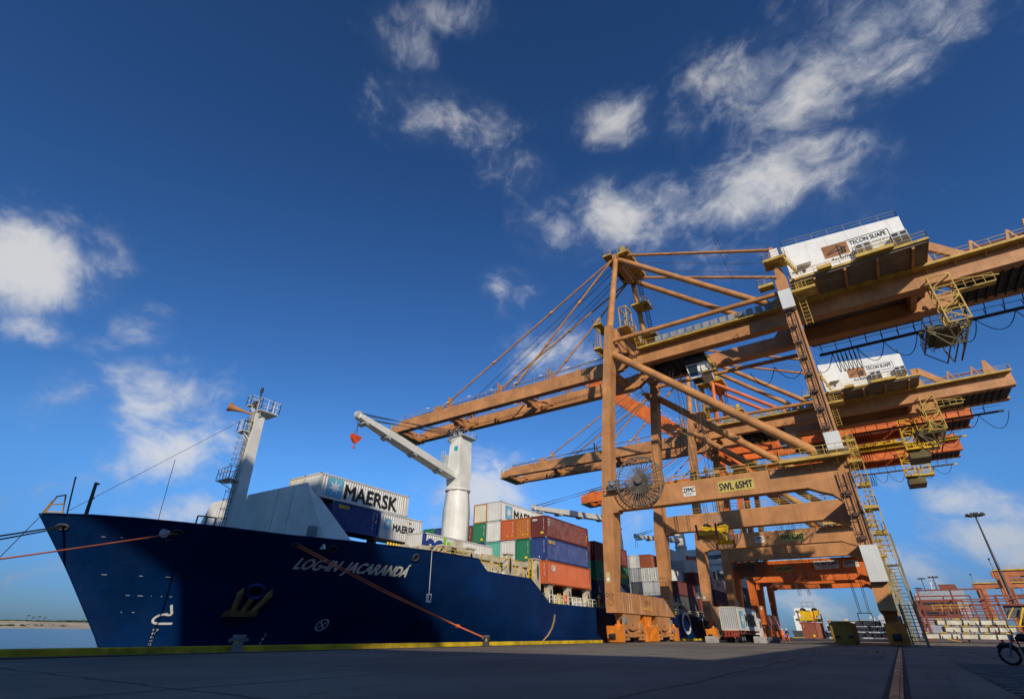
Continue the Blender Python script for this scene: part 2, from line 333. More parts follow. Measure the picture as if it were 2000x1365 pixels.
def shore():
    SAND = mat('beach_sand', (.50, .40, .27), .95, dirt=.22, scale=.02, streak=0)
    m = MB(); rs = random.Random(3); n = 90
    prof = [(0, -3.2), (12, -1.9), (30, -1.3), (60, 2.2), (110, 3.2), (420, 3.6)]
    def xb(y): return -660-.22*(y-200)+10*math.sin(y/47)+6*math.sin(y/17)
    rows = []
    for k in range(n+1):
        y = -900+k*40; rows.append([(xb(y)-d*1.0, y, z+(rs.uniform(-.5, .5) if d > 40 else 0)) for d, z in prof])
    for a, b_ in zip(rows, rows[1:]):
        for k in range(len(prof)-1): m.face([a[k], b_[k], b_[k+1], a[k+1]])
    tag(m.build('sand_shore', SAND), None, None, kind='structure')
    v = MB()
    for k in range(5200):
        y = rs.uniform(-500, 900); low = rs.random() < .32
        d = rs.uniform(30, 52) if low else rs.uniform(95, 190)
        if low and math.sin(y/23)+math.sin(y/61) < -.3: continue
        z = -1.2 if low else 2.6; h = rs.uniform(.7, 1.7) if low else rs.uniform(1.4, 3.6)*(1+.5*math.sin(y/55+1)); r = rs.uniform(1.5, 4.5)
        c = V((xb(y)-d, y, z))
        for q in range(5):
            a = rs.uniform(0, 6.28); p = c+V((math.cos(a), math.sin(a), 0))*r*rs.random()
            u = V((rs.uniform(-1, 1), rs.uniform(-1, 1), rs.uniform(-.4, .4))).normalized()*r*.7; w_ = V((rs.uniform(-.4, .4), rs.uniform(-.4, .4), 1)).normalized()*h*rs.uniform(.5, 1.1)
            v.face([p-u, p+u, p+u*.5+w_, p-u*.4+w_*.9])
    tag(v.build('shore_scrub', mat('scrub_green', (.045, .075, .022), .9, dirt=.5, scale=.05, streak=0)), 'band of low green scrub along the far sandy shore', 'scrub', kind='stuff')
    for i, (y, h) in enumerate(((196, 6.0), (201, 4.6), (206, 5.4), (211, 4.4))):
        o = thing('palm_tree', ['tallest of the small palm trees on the far shore', 'shorter palm tree beside the tallest one on the far shore', 'palm tree between two shorter ones on the far shore', 'palm tree on the far shore nearest the ship stem'][i], 'tree', (xb(y)-98, y, 2.8), group='palm trees on the far shore')
        tr = MB(); tr.tube([(0, 0, 0), (.3, .3, h*.5), (.2, .9, h)], [.28, .2, .15], 6); tr.build('trunk', mat('palm_trunk', (.10, .08, .06), .9, streak=0), o)
        cr = MB()
        for k in range(15):
            a = k*2.4; d = V((math.cos(a), math.sin(a), 0)); s = V((-d.y, d.x, 0))*.35; P = [V((.2, .9, h))+d*q*1.8+V((0, 0, .7*q-1.7*q*q)) for q in (0, .35, .7, 1)]
            for q in range(3): cr.face([P[q]-s*(1-q*.25), P[q]+s*(1-q*.25), P[q+1]+s*(.8-q*.25), P[q+1]-s*(.8-q*.25)])
        cr.build('crown', mat('palm_green', (.05, .08, .025), .8, streak=0), o)
shore()
k = MB(); rs = random.Random(5)
for y0, y1 in ((-120, 68.5), (93.5, 97), (98.2, 110), (112, 170), (171, 330)):
    y = y0
    while y < y1:
        e = min(y+6, y1); k.loft([(-32.88, -32.38, y, e-.03, gz(-32.6)-.02), (-32.88, -32.38, y, e-.03, gz(-32.6)+.27), (-32.84, -32.44, y+.02, e-.05, gz(-32.6)+.31)]); y = e
tag(k.build('quay_kerb', mat('kerb_yellow', (.58, .40, .012), .65, dirt=.28, rust=.12, scale=.8)), None, None, kind='structure')
rl = MB()
for x in (-.35, -30.0):
    z = gz(x)
    rl.hexa([(x-.2, -200, z-.05), (x+.2, -200, z-.05), (x+.2, 600, z-.05), (x-.2, 600, z-.05)], [(x-.2, -200, z+.006), (x+.2, -200, z+.006), (x+.2, 600, z+.006), (x-.2, 600, z+.006)])
tag(rl.build('rail_channel', mat('rail_bed', (.05, .048, .045), .9, dirt=.4, scale=2, streak=0, bump=.4)), None, None, kind='structure')
rl = MB()
for x in (-.35, -30.0):
    z = gz(x); rl.box(x-.045, x+.045, -200, 600, z+.007, z+.05); rl.box(x-.10, x+.10, -200, 600, z+.004, z+.02)
tag(rl.build('crane_rail', mat('worn_rail', (.18, .13, .09), .45, metal=.6, dirt=.3, streak=0)), None, None, kind='structure')
pv = MB()
for q in range(26):
    y = 9+q*.72; pv.box(1.4, 4.6-.02*q, y, y+.34, gz(2)-.02, gz(3)+.012)
tag(pv.build('concrete_slats', mat('slat_concrete', (.17, .165, .16), .9, dirt=.25, scale=2, streak=0)), 'row of flush concrete slats in the apron beside the rail', 'paving', kind='structure')
pu = MB(); pts = []
for q in range(40):
    a = q/40*2*math.pi; r_ = 1+.25*math.sin(3*a+1)+.12*math.sin(7*a); pts.append((-1.55+.75*r_*math.cos(a), 43.5+2.0*r_*math.sin(a), gz(-1.5)+.008))
pu.face(pts)
wat = bpy.data.materials.new('puddle_water'); wat.use_nodes = True; bb = wat.node_tree.nodes['Principled BSDF']; bb.inputs['Base Color'].default_value = (.03, .03, .035, 1); bb.inputs['Roughness'].default_value = .03
tag(pu.build('puddle', wat), 'shallow rain puddle reflecting the sky beside the crane rail', 'puddle', kind='structure')
# ------------------------------------------------------------------ quay cranes
def bogies(root, side, cm, yd):   # side: -30 seaward rail, -.35 landward rail
    x = side; g0 = gz(x)+.055
    for s in (-1, 1):
        q = MB()   # equaliser hung under the sill
        yc = s*6.2
        q.prism([(x-.62, yc-3.1, 3.46), (x-.62, yc+3.1, 3.46), (x-.62, yc+2.1, 1.9), (x-.62, yc+.45, 1.55), (x-.62, yc+.25, 2.2), (x-.62, yc-.25, 2.2), (x-.62, yc-.45, 1.55), (x-.62, yc-2.1, 1.9)], (1.24, 0, 0))
        e = q.build('equaliser', cm, root)
        for k in (-1, 1):
            y = yc+k*2.75; b = MB()
            b.prism([(x-.5, y-2.1, g0+.55), (x-.5, y+2.1, g0+.55), (x-.5, y+2.3, g0+1.1), (x-.5, y+.9, g0+1.45), (x-.5, y+.35, g0+2.1), (x-.5, y-.35, g0+2.1), (x-.5, y-.9, g0+1.45), (x-.5, y-2.3, g0+1.1)], (1.0, 0, 0))
            b.box(x+.5, x+.8, y-.9, y-.35, g0+.25, g0+1.0); b.box(x+.5, x+.8, y+.35, y+.9, g0+.25, g0+1.0); b.disc((x+.66, y, g0+1.5), (1, 0, 0), .26, .5, 12); b.prism([(x+.5, y-.9, g0+1.1), (x+.5, y-.35, g0+1.1), (x+.5, y-.2, g0+2.3), (x+.5, y-.5, g0+2.3)], (.3, 0, 0)); b.prism([(x+.5, y+.9, g0+1.1), (x+.5, y+.35, g0+1.1), (x+.5, y+.2, g0+2.3), (x+.5, y+.5, g0+2.3)], (.3, 0, 0)); b.bar((x+.75, y-2.2, g0+.7), (x+.75, y+2.2, g0+.7), .14)
            bo = b.build('bogie', cm, root)
            for kk in (-1, 1): MB().disc((x, y+kk*1.05, g0+.34), (1, 0, 0), .335, .26, 20).build('wheel', DARK, bo)
            gd = MB(); yy = y+k*1.5*(1 if s*k > 0 else 1)
            gd.loft([(x-.8, x+.95, y-2.45, y-1.0, g0+.06), (x-.8, x+.95, y-2.6, y-.95, g0+1.85)]) if k < 0 else gd.loft([(x-.8, x+.95, y+1.0, y+2.45, g0+.06), (x-.8, x+.95, y+.95, y+2.6, g0+1.85)])
            gd.build('wheel_guard', ORANGE2, root)
        mo = MB(); mo.disc((x+.5, s*9.9, 1.6), (1, 0, 0), .3, .8, 14); mo.box(x+.2, x+.8, s*9.9-.3, s*9.9+.3, .9, 1.3); mo.build('drive_motor', BLUEM, root)
        mo = MB(); mo.box(x+.1, x+.8, s*10.6-.25, s*10.6+.25, 1.5, 2.2); mo.disc((x+.45, s*10.6, 2.35), (0, 0, 1), .22, .4, 12); mo.build('rail_clamp', ORANGE2, root)
        bx = MB(); bx.box(x+.45, x+.85, s*9.0-.35, s*9.0+.35, 2.35, 3.1); bx.build('junction_box', GREY, root)
        bf = MB(); bf.box(x-.35, x+.35, s*11.2-.5*(s < 0), s*11.2+.5*(s > 0), g0+.4, g0+1.0); bf.tube([(x, s*11.6, g0+.75), (x, s*12.5, g0+.75)], .2, 12); bf.build('buffer', DARK, root)
    ct = MB(); ct.prism([(x-.45, -1.6, 3.46), (x-.45, 1.6, 3.46), (x-.45, .9, 1.9), (x-.45, -.9, 1.9)], (.9, 0, 0)); ct.box(x+.5, x+.8, -.5, .1, 1.9, 2.8); ct.build('cable_guide', ORANGE2, root)
def quay_crane(label, P):
    cm, tm, wk, Yc = P['cm'], P['tm'], P['wk'], P['Y']
    root = thing('quay_crane', label, 'crane', (0, Yc, 0), group='ship-to-shore cranes along the quay')
    HW = P['hw']; gy = P['gy']; zg, zt = P['zg'], P['zt']; p0, p1 = P['p0'], P['p1']; zl = zg+.35
    def wsx(z):     # seaward leg leans landward going up
        T = [(3.4, -30.66, -29.24), (6, -30.66, -29.24), (15.3, -30.30, -28.58), (19.5, -29.93, -28.44), (26.5, -29.36, -28.03), (zl, -27.72, -26.35), (zl+5, -27.1, -25.8)]
        for a, b in zip(T, T[1:]):
            if z <= b[0]: q = (z-a[0])/(b[0]-a[0]); return a[1]+q*(b[1]-a[1]), a[2]+q*(b[2]-a[2])
        return T[-1][1:]
    seg = [(6.003, 1.75), (p0-1, 2.5), (p0, 2.5), (p1, 2.4), (p1+2.2, 1.95), (26.5, 1.95), (zl, 2.0)]
    for s in (-1, 1):
        def yy(d): return (-HW, -HW+d) if s < 0 else (HW-d, HW)
        L = MB(); L.loft([(*wsx(z), *yy(d), z) for z, d in seg]); lg = L.build('seaward_leg', cm, root)
        cap = MB(); cap.loft([(*wsx(zl+.003), *yy(2.0), zl+.003), (wsx(zl+4)[0]+.1, wsx(zl+4)[1]-.1, *yy(1.7), zl+4.6)]); cap.build('leg_head', cm, root)
        L = MB(); L.loft([(-1.14, .31, *yy(1.7), 6.003), (-1.16, .33, *yy(1.7), p0-2), (-1.28, .42, *yy(1.9), p0), (-1.28, .42, *yy(1.9), p1), (-1.2, .42, *yy(1.75), p1+2), (-1.0, .45, *yy(1.75), zt+1)]); L.build('landward_leg', cm, root)
        # portal beam with haunches
        a, b = yy(1.6); a += .004 if s < 0 else .0; b -= .004 if s > 0 else 0
        xw = wsx(p0)[1]+.003
        B = MB(); B.box(xw, -1.285, a, b, p0, p1)
        B.prism([(xw, a, p0-.003), (xw+.9, a, p0-.003), (xw+.75, a, p0-.25), (xw, a, p0-.3)], (0, b-a, 0)); B.prism([(-1.286, a, p0-.003), (-4.2, a, p0-.003), (-3.2, a, p0-.5), (-2.0, a, p0-.95), (-1.286, a, p0-1.7)], (0, b-a, 0))
        B.build('portal_beam', cm, root)
        w = MB(); ye = -HW-.05 if s < 0 else HW+.05
        w.box(-27.5, -1.4, a+.05, b-.05, p1+.004, p1+.07); w.rail([(-20.5, a+.1, p1+.07), (-1.5, a+.1, p1+.07)], sp=2.2, t=.055); w.rail([(-26, b-.1, p1+.07), (-1.5, b-.1, p1+.07)], sp=2.2, t=.055)
        if s < 0:
            w.box(-6.2, .9, -HW-2.0, -HW-.06, p1+.25, p1+.36); w.bar((-6.2, -HW-2.0, p1+.22), (.9, -HW-2.0, p1+.22), .1, .36); w.rail([(-6.2, -HW-.1, p1+.36), (-6.2, -HW-1.95, p1+.36), (.9, -HW-1.95, p1+.36)], sp=1.2, t=.06)
            for x in (-5.9, -3.2, -.5): w.bar((x, -HW-1.9, p1+.2), (x, -HW-.02, p1-.7), .12)
        w.build('portal_walkway', wk, root)
        # braces
        yb = s*(HW-.95)
        T = MB(); T.tube([(wsx(zl)[1]-.15, yb, zl-.6), (-1.0, yb, p1+.3)], P.get('rb', .62), 18); T.build('diagonal_brace', tm, root)
        T = MB(); T.tube([(wsx(zl)[1]-.3, yb, zl+1.9), (-.9, yb, zl+1.4)], .36, 14); T.build('upper_tie_tube', tm, root)
        T = MB(); T.tube([(wsx(zl+4)[1]-.75, s*(HW-1.0), zl+4.4), (-26.35, s*(gy-.2), P['za']-1.2)], [.62, .5], 16); T.build('mast_tube', tm, root)
        T = MB(); T.tube([(-25.9, s*(gy-.3), P['za']-1.4), (-2.6, s*(gy-.3), zt+1.6)], .52, 16)
        T.prism([(-4.2, s*(gy-.3)-.12, zt+.003), (-.9, s*(gy-.3)-.12, zt+.003), (-.9, s*(gy-.3)-.12, zt+3.0), (-2.2, s*(gy-.3)-.12, zt+2.2)], (0, .24, 0)); T.build('backstay_tube', tm, root)
        if P['house']:
            T = MB(); T.tube([(-25.6, s*(gy-.3), P['za']-.5), (-.7, s*(gy-.3), zt+11.7)], .27, 12); T.build('top_tie', tm, root)
            T = MB(); T.loft([(-.75, .15, s*(gy-.3)-.4, s*(gy-.3)+.4, zt+.004), (-.6, .0, s*(gy-.3)-.3, s*(gy-.3)+.3, zt+11.9)]); T.build('rear_mast', cm, root)
    for x0, x1 in ((-30.68, -29.22), (-1.16, .34)):
        B = MB(); B.box(x0, x1, -HW, HW, 3.5, 6.0)
        if x0 < -5:
            sp_ = MB()
            for y in (-HW+4.3, -HW+5.1, -HW+8.4, -HW+14.2, HW-4, HW-3.4): sp_.box(x1+.002, x1+.03, y-.06, y+.06, 3.55, 5.95)
            for y in (-HW+2.2, -HW+3.6, HW-6): sp_.box(x1+.002, x1+.02, y-.03, y+.03, 3.55, 5.95)
        so_ = B.build('sill_beam', cm, root)
        if x0 < -5: sp_.build('weld_stripe', mat('weld_stripe_pale', (.55, .40, .28), .6, streak=0), so_); kb = MB(); text(kb, 'QCA', (x1+.012, -1.2, 4.75), (0, 2.0, 0), (0, 0, .55), .0); kb.build('lettering', INK, so_); kb = MB(); text(kb, 'SUAPE QC', (x1+.012, -2.6, 4.1), (0, 4.2, 0), (0, 0, .32), .0); kb.build('lettering', YINK, so_)
    B = MB(); B.box(-1.1, .25, -HW+1.95, HW-1.95, p0+.1, p1-.15); B.build('portal_tie_beam', cm, root)
    B = MB(); B.box(-27.0, -25.75, -HW+1.9, HW-1.9, zt+.15, zt+2.6); B.prism([(-26.9, -HW+1.9, zt+.1), (-26.9, -gy-.4, zt+.1), (-26.9, -HW+1.9, zt-2)], (1.0, 0, 0)); B.prism([(-26.9, HW-1.9, zt+.1), (-26.9, gy+.4, zt+.1), (-26.9, HW-1.9, zt-2)], (1.0, 0, 0)); B.build('front_cross_beam', cm, root)
    B = MB(); B.box(-1.0, .45, -HW+1.75, HW-1.75, zt+.2, zt+2.3); B.build('rear_cross_beam', cm, root)
    bogies(root, -30.0, cm, 0); bogies(root, -.35, cm, 0)
    # girders
    xe = P['xe']
    for s in (-1, 1):
        def yg(d0, d1): return (-gy-d0, -gy-d1) if s < 0 else (gy+d1, gy+d0)
        G = MB(); G.box(-24.5, xe, *yg(0, -1.2), zg, zt); a, b = yg(-1.2, -1.6)
        G.box(-24.5, xe, a+.003*(s < 0), b-.003*(s > 0), zg+.02, zg+.4)
        for x in range(-21, int(xe)-1, 3):
            y = -gy-.012 if s < 0 else gy+.002
            G.box(x-.02, x+.02, y, y+.01, zg+.1, zt-.1)
        G.build('landside_girder', cm, root)
        H = MB()
        for yo in (.05, .85):
            y = s*(gy-yo)-.12
            H.prism([(-24.4, y, zg-.3), (-24.4, y, zt+.2), (-25.6, y, zt+.2), (-26.4, y, zt-.7), (-27.4, y, zt+.1), (-28.7, y, zt-.1), (-28.7, y, zg-.2), (-27.5, y, zg-.1), (-26.5, y, zg+.8), (-25.5, y, zg-.3)], (0, .24, 0))
        H.tube([(-26.5, s*gy-.9*s-.4, zt-1.2), (-26.5, s*gy+.4*s-.4*0, zt-1.2)], .3, 12); H.build('boom_hinge', cm, root)
        Wk = MB(); y0 = s*(gy+.02); y1 = s*(gy+1.25); a, b = min(y0, y1), max(y0, y1)
        Wk.box(-24, xe, a, b, zt-.10, zt-.04); Wk.bar((-24, y1, zt-.02), (xe, y1, zt-.02), .06, .36)
        Wk.rail([(-24, y1, zt-.04), (xe, y1, zt-.04)], sp=1.8, t=.055)
        for x in range(-23, int(xe), 3): Wk.bar((x, y1, zt-.1), (x, y0, zt-.8), .08)
        Wk.box(-34, -25.2, a, b, zt-2.3, zt-2.2) if False else None
        Wk.build('girder_walkway', wk, root)
        if s < 0 and P['house']:
            pn = MB()
            for k in range(14):
                x = -20.6+k*1.32; pn.box(x, x+.95, y1-.10, y1-.03, zt+.06, zt+1.12)
            pn.build('railing_panels', mat('mesh_panel_grey', (.27, .27, .24), .6, dirt=.3, rust=.15), root)
    for x in (-23.9, -1.0, 14., xe-.7):
        B = MB(); B.box(x, x+.7, -gy+1.25, gy-1.25, zg+.9, zt-.1); B.build('girder_cross_tie', cm, root)
    # boom (one part; raised on some cranes)
    bm = thing('boom', None, None); bm.parent = root; bm.location = (-28.6, 0, zg+1.2); bm.rotation_euler = (0, R(P.get('lift', 0)), 0)
    bl = P['bl']; q0, q1 = (-1.65, .95) if P['house'] else (-2.3, 1.4)
    for s in (-1, 1):
        y0, y1 = (-gy, -gy+1.15) if s < 0 else (gy-1.15, gy)
        B = MB(); B.prism([(0, y0, q0), (0, y0, q1), (-bl+4.2, y0, q1), (-bl, y0, q1-1.5), (-bl, y0, q0+.15), (-bl+2, y0, q0)], (0, y1-y0, 0))
        yi = y1 if s < 0 else y0-.35
        B.box(-bl+3, 0, yi+.003, yi+.347, q0+.03, q0+.4); B.build('boom_girder', cm, bm)
        rr = MB(); y = y0+.08 if s < 0 else y1-.08
        rr.rail([(-.5, y, q1), (-bl+4.3, y, q1)], sp=2.4, t=.045); rr.rail([(-bl+4.3, y, q1), (-bl+.3, y, q1-1.4)], sp=1.5, t=.045); rr.build('boom_railing', wk, bm)
        for x in (-14, -26, -39.5):
            pb = MB(); yc = s*(gy-.55)
            pb.box(x-.28, x-.14, yc-.3, yc+.3, q1+.003, q1+2.6); pb.box(x+.5, x+.62, yc-.3, yc+.3, q1+.003, q1+1.9); pb.build('stay_rest', cm, bm)
        lt = MB()
        for k in range(8): lt.box(-4-k*6, -3.3-k*6, s*(gy-.1)-.12, s*(gy-.1)+.12, q1+1.15, q1+1.3)
        lt.build('floodlights', WHITE, bm)
        ac = MB(); ac.box(-bl+15, -bl+13.4, s*(gy-.55)-.55, s*(gy-.55)+.55, q1+.003, q1+.95); ac.build('stay_anchor', cm, bm)
    for x in (-bl+.4, -bl+16, -bl+35.5, -2.0):
        B = MB(); B.box(x, x+.6, -gy+1.2, gy-1.2, q0+.55, q1-.3)
        if x < -5: B.bar((x+.4, -gy+1.2, q0+.9), (x+4.2, gy-1.2, q0+.9), .3); B.bar((x+.4, -.3, q0+.5), (x+.4, .3, q0+.5), .9, .9)
        B.build('boom_cross_tie', cm, bm)
    tp = MB(); tp.box(-bl-.5, -bl+2.5, -gy, gy, q0-.22, q0-.12); tp.rail([(-bl-.45, -gy, q0-.12), (-bl-.45, gy, q0-.12)], sp=1.5, t=.05); tp.bar((-bl-.5, -gy, q0-.1), (-bl-.5, gy, q0-.1), .08, .3)
    for s in (-1, 1): tp.bar((-bl-.1, s*(gy-.4), q1-1.5), (-bl-.1, s*(gy-.4), q1-.2), .3)
    tp.build('boom_tip_platform', wk, bm)
    # mast head
    za = P['za']; A = MB(); A.box(-26.9, -25.6, -gy-.1, gy+.1, za-1.5, za); A.prism([(-26.85, -gy, za-1.503), (-26.85, gy, za-1.503), (-26.85, gy-1.5, za-2.6), (-26.85, -gy+1.5, za-2.6)], (1.2, 0, 0)); A.build('mast_head_beam', cm, root)
    pl = MB(); pl.box(-28.6, -26.95, -gy-.8, gy+.8, za-.2, za-.1); pl.box(-25.55, -23.4, -gy-.8, gy+.8, za-.9, za-.8); pl.rail([(-26.9, -gy-.75, za-.1), (-28.55, -gy-.75, za-.1), (-28.55, gy+.75, za-.1), (-26.9, gy+.75, za-.1)], sp=1.1, t=.06); pl.rail([(-25.5, -gy-.75, za-.8), (-23.45, -gy-.75, za-.8), (-23.45, gy+.75, za-.8), (-25.5, gy+.75, za-.8)], sp=1.1, t=.06)
    pl.bar((-28.6, -gy-.8, za-.15), (-28.6, gy+.8, za-.15), .08, .35); pl.bar((-28.6, -gy-.8, za-.15), (-26.9, -gy-.8, za-.15), .08, .35); pl.bar((-23.4, -gy-.8, za-.85), (-23.4, gy+.8, za-.85), .08, .35); pl.bar((-25.5, -gy-.8, za-.85), (-23.4, -gy-.8, za-.85), .08, .35)
    for y in (-3.5, -1.2, 1.2, 3.5): pl.bar((-28.5, y, za-.2), (-27, y, za-1.3), .12); pl.bar((-23.5, y, za-.9), (-25.5, y, za-1.9), .12)
    pl.box(-25.2, -24.4, -gy+.2, -gy+1, za+.1, za+1.4); pl.rail([(-26.8, -2.5, za), (-25.7, -2.5, za), (-25.7, 2.5, za), (-26.8, 2.5, za), (-26.8, -2.5, za)], h=1.6, sp=.9, t=.05); pl.build('mast_platform', wk, root)
    sh = MB()
    for y in (-2.2, -1.1, 1.1, 2.2): sh.disc((-27.4, y, za-1.1), (0, 1, 0), .6, .25, 16); sh.disc((-26.2, y, za+.5), (0, 1, 0), .55, .25, 16)
    sh.build('rope_sheaves', DARK, root)
    st = MB(); Z0 = zl+5.2; x = -25.2
    for k in range(3):
        z0 = Z0+k*(za-Z0-1.5)/3; z1 = Z0+(k+1)*(za-Z0-1.5)/3; ya = HW-1.2-(HW-gy)*k/3; yb = HW-1.2-(HW-gy)*(k+1)/3
        st.stairs((x, ya+.6, z0), (x+.9, yb-1.4, z1), .8, (1, 0, 0))
    st.build('mast_stairs', DARK, root)
    sp = MB()
    for k in range(1, 3):
        z1 = Z0+k*(za-Z0-1.5)/3; yb = HW-1.4-(HW-gy)*k/3
        sp.box(x-1.8, x+1.5, yb-2.2, yb+1.4, z1-.1, z1); sp.bar((x-1.8, yb-2.2, z1), (x+1.5, yb-2.2, z1), .08, .35); sp.rail([(x-1.8, yb+1.4, z1), (x-1.8, yb-2.2, z1), (x+1.5, yb-2.2, z1), (x+1.5, yb+1.4, z1)], sp=1.2, t=.055)
    sp.build('stair_landing', wk, root)
    if P['house']:
        T = MB(); T.loft([(-.75, .35, -HW+.1, -HW+1.5, zt+1.003), (-.6, .25, -HW+.3, -HW+1.4, zt+3.85)]); T.build('leg_extension', cm, root)
    # platforms at the leg heads
    for s in (-1, 1):
        hp = MB(); yo = s*(HW+.9); yi = s*(HW-2.9); a, b = min(yo, yi), max(yo, yi); x0, x1 = wsx(zl)
        for (xa, xb, z) in ((x0-1.3, x0-.05, zl+.4), (x0-1.1, x0+.35, zl+5.0)):
            hp.box(xa, xb, a, b, z-.1, z); hp.bar((xa, a, z-.02), (xa, b, z-.02), .08, .36); hp.bar((xa, yo, z-.02), (xb, yo, z-.02), .08, .36); hp.rail([(xb, yo, z), (xa, yo, z), (xa, yi, z)], sp=1.1, t=.055)
            for y in (a+.5, b-.5): hp.bar((xa, y, z-.1), (x0, y, z-1.6), .12)
        if s < 0:
            for q in range(6): hp.ring((x0-.75, yo+.9, zl+1.6+q*.75), (0, 0, 1), .42, .025, 10, 4)
            hp.ladder((x0-.4, yo+.9, zl+.4), (x0-.4, yo+.9, zl+6.0), .5, (0, 1, 0))
            for q in range(5): hp.bar((x0-.75+.42*math.cos(q*1.2), yo+.9+.42*math.sin(q*1.2), zl+1.6), (x0-.75+.42*math.cos(q*1.2), yo+.9+.42*math.sin(q*1.2), zl+5.4), .03)
        hp.build('leg_platform', wk, root)
    gt = MB(); zz = zt+2.7   # walkway gantry over the front cross beam
    gt.box(-25.7, -23.8, -HW+2, HW-2, zz-.1, zz); gt.rail([(-23.85, -HW+2, zz), (-23.85, HW-2, zz)], sp=1.3, t=.055)
    for y in (-HW+3, -HW+5.5): 
        for x in (-25.4, -24.1): gt.bar((x, y, zz), (x, y, zz+4.6), .16)
        gt.bar((-25.4, y, zz+4.6), (-24.1, y, zz+4.6), .16)
    for x in (-25.4, -24.1): gt.bar((x, -HW+3, zz+4.6), (x, -HW+5.5, zz+4.6), .2, .3); gt.bar((x, -HW+3, zz+2.4), (x, -HW+5.5, zz+2.4), .12)
    gt.stairs((-23.2, -gy-2.2, zt), (-23.2, -HW+2.6, zz), .8, (1, 0, 0)); gt.build('front_gantry', wk, root)
    # stays and ropes
    if P['stays']:
        for s in (-1, 1):
            for xa, xb, zb in ((-27.3, P['sx'][0], zt-.1), (-27.2, P['sx'][1], zt+.1)):
                T = MB(); a = V((xa, s*(gy-.3), za-.9)); b = V((xb, s*(gy-.55), zb)); T.tube([a, b], .19, 10)
                for q in (.33, .66): p = a.lerp(b, q); d = (b-a).normalized(); T.tube([p-d*.6, p-d*.2, p+d*.2, p+d*.6], [.2, .33, .33, .2], 10)
                T.build('forestay', tm, root)
    rp = MB()
    if P['stays']:
        for y in (-2.2, -1.9, -1.1, -.8, .8, 1.1, 1.9, 2.2): rp.bar((-27.4, y, za-.6), (P['sx'][0]+10+y*1.2, y*.9, zt+1.2), .055)
        for y in (-3, 3):
            for q in range(4): rp.bar((-29, y+q*.12, zt+1.5+q*.1), (-28.6-bl+3, y+q*.12, zt+.4+q*.1), .045)
    else:
        for y in (-2.2, -1.1, 1.1, 2.2): rp.bar((-27.4, y, za-.6), (-28.6-.75*.75*bl, y, zg+1.2+.66*.75*bl), .055)
    if P['house']:
        for y in (-1.4, 1.4): rp.bar((-26.2, y, za), (3.0, y, zt+9), .05)
        rp.bar((-8, -gy+.3, zt+20.5), (-8, gy-.3, zt+20.4), .05); rp.bar((-8.2, -gy+.3, za-4.5), (-7.6, gy-.2, za-9.2), .05)
    rp.build('boom_hoist_ropes', ROPE, root)
    # machinery house
    if P['house']:
        yn = -9.5; ho = MB(); zb = zt+.75; f_ = .945
        ho.hexa([(1.1, yn, zb), (14.9, yn, zb), (14.9, 9.5, zb), (1.1, 9.5, zb)], [(1.0, yn, zb+6.75), (15.0, yn, zb+5.35), (15.0, 9.5, zb+5.35), (1.0, 9.5, zb+6.75)])
        house = ho.build('machinery_house', WHITE, root)
        rr = MB(); rr.rail([(1.2, 9.4, zb+6.73), (1.2, yn+.1, zb+6.73), (14.85, yn+.1, zb+5.36), (14.85, 9.4, zb+5.36)], sp=2.0, t=.055); rr.build('roof_railing', GREY, house)
        def hp(x, z, o=.03): return V((x*f_, yn-o, zb+(z+.72-zb)*f_))
        sl = lambda x: -(x-1.2)*1.5/14.55*.6
        lb = MB(); lb.face([hp(6.0, zb+1.75+.0), hp(9.15, zb+1.6), hp(9.15, zb+3.75), hp(6.0, zb+3.95)]); lb.build('logo_panel', mat('logo_brown', (.36, .16, .06), .6, streak=0), house)
        ik = MB(); ik.face([hp(6.3, zb+2.2, .045), hp(6.3, zb+2.33, .045), hp(7.9, zb+3.35, .045), hp(7.9, zb+3.2, .045)])
        for a, b in (((7.85, 1.0), (7.85, 3.4)), ((7.85, 3.35), (8.8, 2.75)), ((6.3, 2.25), (8.9, 2.8)), ((8.3, 1.9), (8.3, 2.9)), ((7.9, 1.95), (8.7, 1.95)), ((8.65, 1.9), (8.65, 2.7)), ((7.9, 2.7), (8.3, 1.95)), ((8.3, 2.7), (8.65, 1.95))):
            ik.bar(hp(a[0], zb+a[1], .045), hp(b[0], zb+b[1], .045), .12, .03, (0, 1, 0))
        text(ik, 'TECON SUAPE', hp(9.45, zb+2.75, .045), (4.1, 0, -.12), (0, 0, .70), .006)
        for a, b in (((9.2, 3.75), (14.1, 3.55)), ((14.1, 3.55), (14.1, 1.6)), ((9.2, 1.55), (14.1, 1.55))): ik.bar(hp(a[0], zb+a[1], .045), hp(b[0], zb+b[1], .045), .05, .02, (0, 1, 0))
        text(ik, 'An affiliate', hp(6.6, zb+1.0, .045), (3.6, 0, -.1), (0, 0, .45), .0)
        ik.build('lettering', INK, house)
        gk = MB(); text(gk, 'SOCIEDADE AN\u00d4NIMA', hp(9.5, zb+2.0, .045), (4.2, 0, -.12), (0, 0, .5), -.002); gk.build('lettering', mat('grey_lettering', (.42, .43, .43), .6, streak=0), house)
        for xa in (9.2, 13.15):
            u = MB(); u.box(xa, xa+1.7, yn-1.0, yn-.01, zb+.75, zb+2.35); uo = u.build('air_conditioner', LGREY, house)
            gl = MB(); gl.box(xa+.08, xa+.8, yn-1.03, yn-1.002, zb+.85, zb+1.55); gl.box(xa+.9, xa+1.62, yn-1.03, yn-1.002, zb+.85, zb+1.55); gl.box(xa+.1, xa+.7, yn-1.03, yn-1.002, zb+1.75, zb+2.2); gl.box(xa+1.0, xa+1.6, yn-1.03, yn-1.002, zb+1.75, zb+2.2); gl.build('grille', DARK, uo)
